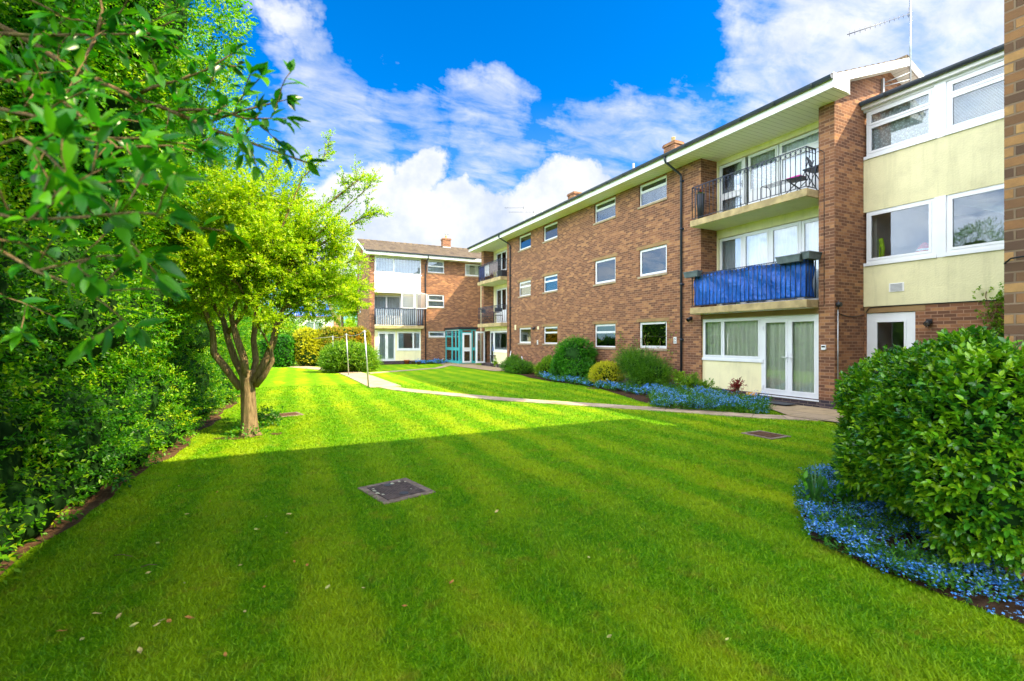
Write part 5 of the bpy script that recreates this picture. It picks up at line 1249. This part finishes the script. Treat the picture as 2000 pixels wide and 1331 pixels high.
x,y=G(1433,786); shrub('red_leaved_shrub','small upright red leaved plant in front of the cream panel','bush',[(x+.15,y,.40,.17,.17,.26)],M['leaf_red'],85,8,.16,.075,.028,core=0,inner=.1,seed=33,spread=.6)
# far planting
shrub('round_shrub','big yellow green shrub in front of the far white french doors','bush',[(3.35,25.8,.80,1.05,1.0,.85),(4.1,26.2,.72,.8,.8,.72),(2.9,26.5,.6,.7,.7,.6)],M['leaf_mid'],4200,7,.28,.085,.055,core=.75,seed=41,lump=.25,inner=.65)
def at2(px,d): r=ray(px); return r[0]*d,r[1]*d
bl=[]
for i,px in enumerate((596,610,625)): x,y=at2(px,30+i*.2); bl+= [(x,y,1.0,.65,.7,1.05),(x,y+.1,1.75,.6,.6,.55)]
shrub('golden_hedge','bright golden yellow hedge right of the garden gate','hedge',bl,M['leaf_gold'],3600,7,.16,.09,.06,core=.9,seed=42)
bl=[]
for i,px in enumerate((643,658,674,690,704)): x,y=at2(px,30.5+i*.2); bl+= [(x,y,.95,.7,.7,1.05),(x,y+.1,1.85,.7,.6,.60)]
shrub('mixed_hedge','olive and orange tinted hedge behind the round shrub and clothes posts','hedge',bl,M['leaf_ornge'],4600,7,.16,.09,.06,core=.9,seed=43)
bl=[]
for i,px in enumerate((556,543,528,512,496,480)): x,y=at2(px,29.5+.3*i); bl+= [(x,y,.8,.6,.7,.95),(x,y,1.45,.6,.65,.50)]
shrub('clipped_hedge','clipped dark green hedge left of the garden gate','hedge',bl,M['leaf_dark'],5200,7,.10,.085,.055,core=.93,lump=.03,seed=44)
BT=[0]
def tree(name,label,x,y,h,r,trunk_r,mat,nspr,L,seed=1,k=8,rz=None,z0=None,tl=.25,core=.0,inner=.35,group=None,lean=(0,0)):
    rg=np.random.default_rng(seed); e=empty(name,(x,y,0),0,label,'tree',group); rz=rz or r*1.05; zc=h-rz; 
    bl=[(lean[0],lean[1],zc,r*.72,r*.72,rz*.75)]
    for i in range(9):
        a=rg.uniform(0,6.28); q=rg.uniform(.4,.75)*r; bl.append((q*math.cos(a)+lean[0],q*math.sin(a)+lean[1],zc+rg.uniform(-.6,.55)*rz,r*rg.uniform(.3,.5),r*rg.uniform(.3,.5),rz*rg.uniform(.25,.42)))
    C,D=blob_points(bl,nspr,inner=inner,lump=.2,seed=seed); D=unit(D+rg.normal(size=D.shape)*.4+[0,0,.2]); leaf_object('crown',*sprig_leaves(C-D*tl*.5,D,k,tl,L,L*.6,1.0),mat,e)
    if core: blob_core(bl[:1],'inner_foliage',e,core)
    b=MB(); zb=zc-rz*.5; b.tube([(0,0,-.05),(.03,.02,zb*.5),(lean[0]*.4,lean[1]*.4,zb),(lean[0],lean[1],zc)],[trunk_r*1.3,trunk_r,trunk_r*.85,trunk_r*.4],10)
    b.build('trunk',M['bark'],e); b=MB()
    for (bx,by,bz,*_) in bl[1:]: s=Vector((lean[0]*.4,lean[1]*.4,zb*rg.uniform(.8,1.1))); t_=Vector((bx,by,bz)); b.tube([s,s.lerp(t_,.5)+Vector((0,0,-.1*r)),t_],[trunk_r*.45,trunk_r*.3,trunk_r*.08],7)
    b.build('branch',M['bark'],e); return e
x,y=at2(668,38); tree('pale_tree','pale green airy tree standing just left of the far block',x,y,7.3,2.0,.12,M['leaf_thorn'],2600,.12,51,tl=.4)
x,y=at2(700,52); tree('pale_tree','small bright tree behind the mixed hedge beside the far block gable',x,y,5.0,2.0,.12,M['leaf_thorn'],1500,.14,52,tl=.4)
x,y=at2(520,58); tree('broad_tree','dark green tree beyond the white house, left of it',x,y,8,4.5,.2,M['leaf_mid'],2600,.2,53,tl=.5)
x,y=at2(440,44); tree('broad_tree','tall green tree far behind the long hedge',x,y,8,4.2,.2,M['leaf_hedge'],2600,.2,54,tl=.5)
x,y=at2(655,80); tree('broad_tree','distant green tree to the right of the white house',x,y,6.5,4,.2,M['leaf_mid'],1500,.26,55,tl=.5)
# ---------------------------------------------------------------- long hedge on the left
RTd=Vector((CA,-SA,0)); FWd=Vector((SA,CA,0))
rg=np.random.default_rng(99); bl=[]
for i,yy_ in enumerate(np.arange(1.8,29.5,1.15)):
    ex=float(edge(yy_))+(.12 if yy_<7 else .0)
    bl.append((ex-1.15+rg.uniform(-.12,.12),yy_,.75,1.15,.95,.95)); 
    bl.append((ex-.55+rg.uniform(-.1,.12),yy_+.3,.28,.60,.72,.45))
    bl.append((ex-1.45+rg.uniform(-.2,.25),yy_+.5,2.1,1.45,1.15,1.35)); 
    bl.append((ex-1.75+rg.uniform(-.2,.2),yy_+.2,3.5,1.5,1.2,1.25))
kp=lambda P,u:(P[:,2]>.05)&(P[:,0]>-4.2)&((u[:,0]>-.35)|(P[:,2]>3.6))
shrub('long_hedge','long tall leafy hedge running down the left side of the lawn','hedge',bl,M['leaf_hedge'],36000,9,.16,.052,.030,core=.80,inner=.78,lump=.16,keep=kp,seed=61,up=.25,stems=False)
def big_tree(label,x,y,bl,ns,seed,core=.55):
    e=empty('privet_tree',(x,y,0),0,label,'tree','tall trees growing out of the long hedge'); b2=[(b[0]-x,b[1]-y,*b[2:]) for b in bl]
    C,D=blob_points(b2,ns,inner=.70,lump=.2,seed=seed,keep=lambda P,u:(P[:,0]>-3.6)); D=unit(D+RNG.normal(size=D.shape)*.4+[0.1,0,.25]); leaf_object('crown',*sprig_leaves(C-D*.1,D,9,.18,.050,.029,1.0),M['leaf_hedge'],e)
    if core: blob_core(b2,'inner_foliage',e,core)
    t_=MB(); t_.tube([(0,0,0),(.05,.1,2),(-.05,0,4),(0,0,5.5)],[.16,.12,.09,.05],8); t_.build('trunk',M['bark'],e)
    t_=MB()
    for b_ in b2: t_.tube([(0,0,3),(b_[0]*.5,b_[1]*.5,b_[2]*.75),(b_[0],b_[1],b_[2])],[.07,.04,.01],6)
    t_.build('branch',M['bark'],e); return e
big_tree('nearest tall leafy tree rising out of the hedge at the upper left',-3.4,5.0,[(-3.0,5.2,4.5,1.6,1.6,1.3),(-2.6,4.3,5.1,1.4,1.3,1.2),(-2.8,6.2,5.2,1.4,1.3,1.2)],6500,62)
big_tree('second tall leafy tree in the hedge, its crown reaching over the soil strip',-3.0,7.3,[(-2.3,7.2,4.3,1.5,1.5,1.3),(-1.65,6.8,5.5,1.25,1.2,1.2),(-2.2,8.1,5.3,1.2,1.3,1.1)],7500,63)
big_tree('third tall leafy tree in the hedge directly left of the hawthorn',-2.9,10.4,[(-2.2,10.4,4.0,1.5,1.5,1.4),(-1.75,9.9,5.4,1.2,1.35,1.2),(-2.1,11.3,4.7,1.3,1.2,1.3)],7000,64)
big_tree('darker tree at the far end of the long hedge behind the hawthorn crown',-3.4,17.5,[(-3.2,17.5,4.2,1.7,2.4,1.3),(-3.0,15.4,4.4,1.5,1.8,1.3)],4500,65)
big_tree('last leafy tree in the long hedge before the clipped hedge',-3.4,24.5,[(-3.2,23.5,4.2,1.8,2.6,1.3),(-3.2,26.5,4.0,1.8,1.8,1.3)],3500,66)
# ---------------------------------------------------------------- hawthorn
tx0,ty0=G(487,851); T=Vector((tx0,ty0,0)); e=empty('hawthorn_tree',T,0,'hawthorn tree with a stout forked trunk standing in the sunny lawn beside the hedge','tree')
rg=np.random.default_rng(5); rr=random.Random(12)
def cam(r,f,z): return RTd*r+FWd*f+Vector((0,0,z))
b=MB(); pr=[]; K=18
zz=[-.03,.03,.10,.25,.5,.8,1.0,1.15]; rad=[.20,.165,.14,.122,.114,.112,.122,.13]; off=[0,0,0,.0,-.01,-.02,-.03,-.03]
base=0
for z,r_0,o_ in zip(zz,rad,off):
    for k in range(K*2):
        a=2*math.pi*k/(K*2); q=r_0*(1+.07*math.sin(5*a+z*2)+.05*math.sin(9*a-z*3)+(.12*math.sin(4*a+1) if z<.08 else 0)); v=cam(o_+q*math.cos(a),q*math.sin(a),z); b.v.append(tuple(v))
for i in range(len(zz)-1):
    for k in range(K*2): b.f.append((i*2*K+k,i*2*K+(k+1)%(2*K),(i+1)*2*K+(k+1)%(2*K),(i+1)*2*K+k)); b.sm.append(1)
b.f.append(tuple((len(zz)-1)*2*K+k for k in range(2*K))); b.sm.append(0)
b.build('trunk',M['bark'],e)
limbs=MB(); twC=[];twD=[]
def px2(px,py,f=0): # trunk-local camera plane offsets of a limb joint
    d=8.44+f; return cam((px-CX)/F*d-(487-CX)/F*8.44,f,EYE+(HY-py)/F*d)
def grow(p,d,l,r,lv):
    n=4; pts=[p.copy()]; rs=[r]
    for i in range(n):
        d=(d+Vector((rr.gauss(0,.13),rr.gauss(0,.13),rr.gauss(0,.10)+(.02 if lv<2 else -.01)))).normalized(); p=p+d*l/n; pts.append(p.copy()); rs.append(r*(1-.45*(i+1)/n))
    limbs.tube(pts,rs,7 if lv<2 else 5,caps=False)
    if lv>=2:
        for q in pts[1:]:
            for _ in range(3): twC.append(tuple(q)); twD.append(tuple((d+Vector((rr.gauss(0,.6),rr.gauss(0,.6),rr.gauss(0,.5)))).normalized()))
    if lv<4:
        for k in range(3 if lv<3 else 3):
            s=pts[rr.choice([2,3,4])]; nd=(d+Vector((rr.gauss(0,.55),rr.gauss(0,.55),rr.gauss(.1,.40)))).normalized(); grow(s,nd,l*rr.uniform(.62,.85),rs[-1]*.72,lv+1)
L_=[[(470,760,0,.068),(440,718,-.1,.08),(418,690,-.1,.07),(416,650,-.15,.06),(398,600,-.2,.045)],
    [(480,745,.05,.07),(460,705,.1,.075),(446,665,.1,.065),(436,625,.15,.055),(410,585,.1,.04)],
    [(482,745,-.05,.068),(476,700,-.15,.08),(462,660,-.1,.07),(452,620,0,.05),(470,570,.1,.035)],
    [(490,745,.1,.065),(500,705,.25,.07),(495,665,.3,.06),(500,610,.3,.045)],
    [(496,745,-.05,.068),(520,700,0,.075),(535,665,.05,.065),(540,630,0,.05),(560,590,-.1,.035)],
    [(500,752,.0,.07),(515,735,-.1,.06),(532,705,-.1,.05),(528,680,-.15,.04),(535,640,-.1,.03)],
    [(446,650,.1,.05),(470,620,.0,.045),(500,560,-.1,.03)]]
for L0 in L_:
    pts=[px2(*q[:3]) for q in L0]; limbs.tube(pts,[q[3]*.82 for q in L0],9)
    d=(pts[-1]-pts[-2]).normalized(); 
    for _ in range(3): grow(pts[-1],(d+Vector((rr.gauss(0,.4),rr.gauss(0,.4),rr.gauss(0,.2)))).normalized(),rr.uniform(.5,.8),L0[-1][3]*.8,1)
    grow(pts[-2],(d+Vector((rr.gauss(0,.6),rr.gauss(0,.6),0))).normalized(),.6,L0[-2][3]*.5,2)
# long reaching right-hand branches
for pl_ in ([(540,600,0),(590,560,0),(640,530,-.1),(700,505,-.1)],[(540,560,0),(600,480,.1),(660,420,.1),(725,362,.1)],[(520,520,0),(560,420,0),(590,350,.1),(640,300,.1)],[(560,520,0),(640,470,.1),(700,430,.2),(722,420,.2)],[(560,600,-.2),(620,585,-.2),(665,575,-.1),(700,590,0)],[(500,520,0),(520,430,-.1),(530,360,-.1),(545,310,0)],[(560,560,0),(620,545,.1),(680,560,.2),(718,560,.3)],[(580,440,0),(640,400,.1),(690,360,.1),(712,345,.2)]):
    pts=[px2(*q) for q in pl_]; limbs.tube(pts,[.03,.02,.012,.005],6)
    for i in range(3):
        for s_ in np.linspace(.1,1,7):
            q=pts[i].lerp(pts[i+1],s_); d=(pts[i+1]-pts[i]).normalized()
            for _ in range(4): twC.append(tuple(q+Vector((rr.gauss(0,.04),rr.gauss(0,.04),rr.gauss(0,.04))))); twD.append(tuple((d+Vector((rr.gauss(0,.7),rr.gauss(0,.7),rr.gauss(.1,.5)))).normalized()))
            if rr.random()<.45: grow(q,(d+Vector((rr.gauss(0,.6),rr.gauss(0,.6),rr.gauss(0,.5)))).normalized(),.28,.006,4)
limbs.build('branch',M['bark'],e)
hb_=[(-.45,.2,3.2,.95,.8),(.35,0,3.35,1.0,.85),(.05,-.3,3.95,.85,.65),(.95,.1,2.95,.7,.55),(.8,.3,3.85,.65,.5),(-.9,0,2.75,.75,.6),(-.2,-.3,2.7,.7,.45),(.55,-.2,2.55,.55,.4),(1.35,.1,3.45,.45,.35),(-.8,.1,3.9,.8,.6),(-1.3,.3,3.3,.8,.8),(.1,.2,4.45,.65,.45),(-1.2,.2,2.5,.6,.45),(1.1,0,3.5,.6,.6),(.9,-.2,2.35,.45,.35)]
hb=[(*cam(a,f,z),r,r,q) for a,f,z,r,q in hb_]
C,D=blob_points(hb,26000,inner=.30,lump=.3,seed=71)
nz_=np.sin(C@np.array([4.1,1.3,2.2])+np.sin(C@np.array([1.1,5.2,3.0]))*1.7)+np.sin(C@np.array([-2.3,3.9,5.1])+np.sin(C@np.array([6.1,1.2,-2.0]))*1.4); C,D=C[nz_>.08],D[nz_>.08]; D=unit(D+rg.normal(size=D.shape)*.6)
C=np.concatenate([C,np.array(twC)]); D=np.concatenate([D,unit(np.array(twD))])
leaf_object('crown',*sprig_leaves(C,D,8,.13,.041,.029,1.0),M['leaf_thorn'],e)
leaf_object('crown',*sprig_leaves(rg.normal(size=(60,3))*[.16,.16,.03]+[0,0,.05],rg.normal(size=(60,3))+[0,0,.5],6,.14,.05,.035,.9),M['leaf_dark'],e).name='foliage'
x,y=G(520,835); e=empty('ivy',(x,y+.1,0),0,'clump of low leaves sprouting at the right foot of the hawthorn trunk','plant'); C=rg.normal(size=(130,3))*[.13,.12,.05]; C[:,2]=np.abs(C[:,2])+rg.uniform(0,.25,130); leaf_object('foliage',*sprig_leaves(C,rg.normal(size=(130,3))+[0,0,.5],6,.1,.05,.035,.9),M['leaf_bed'],e)
# ---------------------------------------------------------------- branches hanging in from the near left
tr=Vector((-2.6,1.0,0)); e=empty('overhanging_tree',tr,0,'near tree whose broad leaved branches hang into the upper left of the view','tree')
b=MB(); b.tube([(0,0,-.02),(.05,0,1),(.1,.05,2),(.3,.1,2.9)],[.12,.10,.08,.05],10); b.build('trunk',M['bark'],e)
br=[([(-80,10,1.6),(60,82,1.5),(140,135,1.42),(260,190,1.36),(330,215,1.34),(420,255,1.32),(500,283,1.32),(600,318,1.32)],.010,1),
([(260,190,1.36),(300,170,1.34),(350,158,1.32),(400,138,1.3),(455,105,1.3)],.006,1),
([(330,215,1.34),(420,215,1.32),(480,232,1.3),(560,232,1.3)],.005,1),
([(400,240,1.32),(480,215,1.33),(540,200,1.33),(560,195,1.33)],.004,1),
([(-80,60,1.4),(60,70,1.3),(190,68,1.25),(310,66,1.2)],.007,1),
([(190,68,1.25),(200,20,1.25),(185,-60,1.25)],.005,1),([(190,68,1.25),(160,125,1.2),(120,200,1.15)],.004,1),
([(-60,130,1.2),(60,175,1.15),(120,195,1.1),(190,250,1.1),(240,340,1.1)],.006,1),([(120,195,1.1),(230,290,1.1),(330,285,1.1),(400,300,1.1)],.005,1),
([(-60,410,.85),(60,430,.82),(160,425,.8),(260,415,.8),(330,420,.8)],.004,1),([(60,430,.82),(120,370,.8),(200,330,.8)],.003,1),
([(-60,460,.95),(20,500,.92),(70,530,.9),(130,515,.88),(200,500,.88),(300,500,.88)],.004,1),([(70,530,.9),(140,555,.9),(200,590,.9),(260,640,.9)],.003,1),
([(-60,300,.9),(40,270,.85),(90,300,.8),(150,360,.8)],.004,1),([(-60,200,1.1),(80,230,1.0),(170,270,1.0),(280,270,1.0)],.005,1),([(-80,-20,1.3),(40,-10,1.3),(120,30,1.3),(230,60,1.25)],.005,1),
([(300,60,1.6),(340,40,1.6),(355,-20,1.6)],.004,1),([(-60,560,1.3),(40,590,1.3),(110,620,1.3)],.003,1)]
cb=[(-1.3-tr.x,1.0-tr.y,4.3,1.6,1.5,.9),(.1-tr.x,1.9-tr.y,4.7,1.3,1.2,.8),(-1.3-tr.x,2.9-tr.y,5.3,1.2,1.2,.8),(-.3-tr.x,.2-tr.y,4.6,1.3,1.3,.8),(.9-tr.x,2.6-tr.y,5.4,1.2,1.1,.7),(-.6-tr.x,3.4-tr.y,6.1,1.2,1.1,.7)]  # unseen crown above the frame, added to shade the near hedge
C,D=blob_points(cb,6000,inner=.5,lump=.2,seed=81); leaf_object('crown',*sprig_leaves(C,unit(D+RNG.normal(size=D.shape)*.5),8,.22,.075,.036,1.0),M['leaf_near'],e)
b=MB()
for q in cb: b.tube([(.3,.1,2.9),(q[0]*.5,q[1]*.5,3.9),(q[0],q[1],q[2])],[.05,.035,.012],7)
b.build('limb',M['bark'],e)
b=MB(); C=[];Dd=[]
for pts,rad,_ in br:
    P3=[AT(*q)-tr for q in pts]; 
    start=P3[0]; 
    if pts[0][0]<0: b.tube([Vector((.2,.08,2.2+.3*rr.random())),start],[.02,rad],6)
    n=len(P3); b.tube(P3,[rad*(1-.75*i/(n-1)) for i in range(n)],6)
    tot=0
    for i in range(n-1):
        seg=P3[i+1]-P3[i]; m=max(1,int(seg.length/.019)); d=seg.normalized()
        for k in range(m):
            tot+=1; q=P3[i]+seg*(k/m)
            if i<(n-1)*.25 and tot%3: continue
            if (tot*7)%10<2: continue
            a=tot*2.4+rr.uniform(-.3,.3); ref=d.orthogonal().normalized(); o_=ref*math.cos(a)+d.cross(ref)*math.sin(a)
            C.append(tuple(q)); Dd.append(tuple((d*.75+o_*.9+Vector((0,0,-.05))).normalized()))
            if rr.random()<.55:
                dd2=(d*.6+o_*.9+Vector((0,0,rr.uniform(-.3,.3)))).normalized(); q2=q.copy(); sl=rr.uniform(.03,.16); ns=max(2,int(sl/.022)); line=[q.copy()]
                for z_ in range(ns):
                    dd2=(dd2+Vector((rr.gauss(0,.12),rr.gauss(0,.12),rr.gauss(0,.12)))).normalized(); q2=q2+dd2*sl/ns; line.append(q2.copy())
                    C.append(tuple(q2)); Dd.append(tuple((dd2*.8+Vector((rr.gauss(0,.6),rr.gauss(0,.6),rr.gauss(0,.5)))).normalized()))
                b.tube(line,.0015,4)
                for _ in range(3): C.append(tuple(q2)); Dd.append(tuple((dd2+Vector((rr.gauss(0,.5),rr.gauss(0,.5),rr.gauss(0,.4)))).normalized()))
    for _ in range(6): C.append(tuple(P3[-1])); Dd.append(tuple((d+Vector((rr.gauss(0,.5),rr.gauss(0,.5),rr.gauss(.05,.5)))).normalized()))
b.build('branch',M['twig'],e); C=np.array(C);Dd=np.array(Dd); n=len(C)
leaf_object('foliage',C,Dd,unit(RNG.normal(size=(n,3))*.5+[0,0,1]-np.array([.2,.5,0])),  .051*RNG.uniform(.45,1.35,n),.0225*RNG.uniform(.75,1.15,n),RNG.uniform(0,1,n),M['leaf_near'],e,True,curl=.22)
# ================================================================ light, sky, camera
CLOUD_F,CLOUD_FILL=.50,1.75  # cloud strength in view; extra strength of the unseen fill cloud
SUN_EL=R(43.7); sh=Vector((-.77,.71,0)).normalized()        # horizontal way the shadows fall
sd=Vector((sh.x*math.cos(SUN_EL),sh.y*math.cos(SUN_EL),-math.sin(SUN_EL)))
sun=bpy.data.lights.new('sun','SUN'); sun.energy=5.0; sun.angle=R(.5); sun.color=(1,.84,.52)
so=bpy.data.objects.new('sun',sun); COL.objects.link(so); so.rotation_euler=sd.to_track_quat('-Z','Y').to_euler(); so.location=(10,-10,30)
w=bpy.data.worlds.new('World'); scene.world=w; w.use_nodes=True; nt=w.node_tree; nt.nodes.clear()
class WT(NT):
    def __init__(s): s.t=nt; s.out=s.n('ShaderNodeOutputWorld')
t=WT(); sky=t.n('ShaderNodeTexSky'); sky.sky_type='NISHITA'; sky.sun_disc=False; sky.sun_elevation=SUN_EL; sky.sun_rotation=math.atan2(-sh.x,-sh.y); sky.air_density=1.0; sky.dust_density=.6; sky.ozone_density=2.5
tc=t.n('ShaderNodeTexCoord'); V=tc.outputs['Generated']
hs=t.n('ShaderNodeHueSaturation'); hs.inputs['Saturation'].default_value=1.6; hs.inputs['Value'].default_value=1.0; hs.inputs['Hue'].default_value=.492; t.l(sky.outputs[0],hs.inputs['Color'])
blue=t.mix(1,hs.outputs[0],(.26,.92,1.25),'MULTIPLY')
sep=t.n('ShaderNodeSeparateXYZ'); t.l(V,sep.inputs[0]); zc=t.math('MAXIMUM',sep.outputs[2],.0); dn=t.math('ADD',zc,.16)
dv=t.n('ShaderNodeVectorMath',operation='SCALE'); t.l(V,dv.inputs[0]); t.l(t.math('DIVIDE',1.0,dn),dv.inputs['Scale'])
flat=t.n('ShaderNodeVectorMath',operation='MULTIPLY'); t.l(dv.outputs[0],flat.inputs[0]); flat.inputs[1].default_value=(1,1,0); FV=flat.outputs[0]
def wdir(px,py):
    r=ray(px); return Vector((r[0],r[1],(HY-py)/F)).normalized()
# distorted view direction for billowy edges
def dist_dir(scale,amt,det=6):
    n=t.noise(scale,det,.62,vec=V,out='Color'); a=t.n('ShaderNodeVectorMath',operation='SUBTRACT'); t.l(n,a.inputs[0]); a.inputs[1].default_value=(.5,.5,.5)
    m=t.n('ShaderNodeVectorMath',operation='MULTIPLY_ADD'); t.l(a.outputs[0],m.inputs[0]); m.inputs[1].default_value=(amt,amt,amt); t.l(V,m.inputs[2]); return m.outputs[0]
DC=dist_dir(7,.16,8); DW=dist_dir(2.2,.55,7)
def blob(vec,px,py,rin,rout,stretch=None):
    d=t.n('ShaderNodeVectorMath',operation='DISTANCE'); t.l(vec,d.inputs[0]); d.inputs[1].default_value=wdir(px,py)
    mr=t.n('ShaderNodeMapRange'); mr.interpolation_type='SMOOTHSTEP'; mr.inputs['From Min'].default_value=rout; mr.inputs['From Max'].default_value=rin; mr.inputs['To Min'].default_value=0; mr.inputs['To Max'].default_value=1
    t.l(d.outputs['Value'],mr.inputs['Value']); return mr.outputs[0]
def vmax(L):
    o=L[0]
    for x in L[1:]: o=t.math('MAXIMUM',o,x)
    return o
cum=vmax([blob(DC,*q) for q in ((1110,395,.07,.09),(1060,420,.06,.085),(1170,405,.05,.075),(980,440,.07,.09),(880,450,.08,.10),(790,425,.075,.095),(735,385,.055,.08),(700,430,.09,.12),(620,470,.10,.13),(900,470,.11,.13),(1080,450,.10,.12),(820,330,.03,.05))])
def blobv(v,rin,rout,k):  # unseen clouds left of the view, added to lighten the window reflections
    d=t.n('ShaderNodeVectorMath',operation='DISTANCE'); t.l(DW,d.inputs[0]); d.inputs[1].default_value=Vector(v).normalized()
    mr=t.n('ShaderNodeMapRange'); mr.interpolation_type='SMOOTHSTEP'; mr.inputs['From Min'].default_value=rout; mr.inputs['From Max'].default_value=rin; t.l(d.outputs['Value'],mr.inputs['Value']); return t.math('MULTIPLY',mr.outputs[0],k)
wis=vmax([blobv((-.78,.55,.25),.15,.42,1.0),blobv((-.80,.35,.50),.15,.42,1.0),blobv((-.62,.75,.22),.12,.3,.95)]+[t.math('MULTIPLY',blob(DW,*q[:4]),q[4]) for q in ((1800,90,.18,.42,.98),(1990,40,.2,.45,1.0),(1460,120,.05,.16,.9),(1580,240,.08,.26,.88),(1420,320,.06,.20,.74),(1230,300,.08,.20,.72),(980,262,.07,.17,.68),(800,235,.05,.17,.68),(660,290,.08,.20,.74),(585,140,.025,.09,.86),(515,60,.03,.13,.60),(430,0,.04,.13,.52),(1345,105,.01,.06,.95),(2350,300,.3,.7,.9))])
st1=t.noise(1.5,10,.62,vec=t.mapping(FV,rot=(0,0,R(25)),scale=(1.0,2.1,1)),Distortion=.9); st2=t.noise(6,9,.62,vec=t.mapping(FV,rot=(0,0,R(40)),scale=(1,1.8,1)),Distortion=.5)
tex=t.math('MULTIPLY_ADD',st2,.42,t.math('MULTIPLY',st1,.58))
wmask=t.ramp(t.math('MULTIPLY_ADD',wis,.62,t.math('MULTIPLY_ADD',tex,1.25,-.62)),[(.28,0.0),(.42,.35),(.62,.85),(.78,1.0)])
# bright cloud added outside the view to lift the shaded parts
# angle from the centre of the view: the rest of the dome carries this broken fill cloud
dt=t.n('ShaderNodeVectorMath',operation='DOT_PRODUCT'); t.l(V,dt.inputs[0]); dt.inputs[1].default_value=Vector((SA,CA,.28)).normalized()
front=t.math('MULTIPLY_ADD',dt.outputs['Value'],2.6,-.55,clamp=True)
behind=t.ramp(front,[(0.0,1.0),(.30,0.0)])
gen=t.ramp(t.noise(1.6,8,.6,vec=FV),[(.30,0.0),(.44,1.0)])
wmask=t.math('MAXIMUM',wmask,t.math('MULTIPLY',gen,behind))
# thin contrail
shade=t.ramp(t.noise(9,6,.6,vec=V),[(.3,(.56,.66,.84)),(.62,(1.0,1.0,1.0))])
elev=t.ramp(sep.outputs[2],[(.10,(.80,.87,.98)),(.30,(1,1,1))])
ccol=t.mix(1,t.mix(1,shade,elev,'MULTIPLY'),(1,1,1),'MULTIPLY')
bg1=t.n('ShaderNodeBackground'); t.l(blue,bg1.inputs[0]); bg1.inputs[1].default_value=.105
bg2=t.n('ShaderNodeBackground'); t.l(ccol,bg2.inputs[0]); bstr=t.math('MULTIPLY_ADD',t.ramp(front,[(0.0,1.0),(1.0,0.0)]),CLOUD_FILL,CLOUD_F); t.l(bstr,bg2.inputs[1])
haze=t.ramp(sep.outputs[2],[(0,.75),(.16,.35),(.45,0.0)])
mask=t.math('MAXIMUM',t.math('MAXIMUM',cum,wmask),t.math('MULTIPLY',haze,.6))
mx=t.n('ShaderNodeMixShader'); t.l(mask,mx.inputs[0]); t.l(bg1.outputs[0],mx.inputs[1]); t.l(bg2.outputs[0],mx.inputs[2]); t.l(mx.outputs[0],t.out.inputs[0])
cam_=bpy.data.cameras.new('camera'); co=bpy.data.objects.new('camera',cam_); COL.objects.link(co); scene.camera=co
co.location=(0,0,EYE); yaw=math.atan2(SA,CA); co.rotation_euler=(R(90),0,-yaw)
cam_.sensor_width=36; cam_.lens=36*F/2000; cam_.shift_y=-.001; cam_.clip_end=2000; cam_.clip_start=.05
cam_.dof.use_dof=True; cam_.dof.focus_distance=9; cam_.dof.aperture_fstop=3.2
scene.render.engine='CYCLES'; scene.cycles.max_bounces=8; scene.cycles.transparent_max_bounces=12; scene.cycles.use_denoising=True
scene.cycles.sample_clamp_indirect=6; scene.cycles.caustics_reflective=False; scene.cycles.caustics_refractive=False
vs=scene.view_settings; vs.view_transform='Standard'; vs.look='None'; vs.gamma=1; vs.exposure=1.2
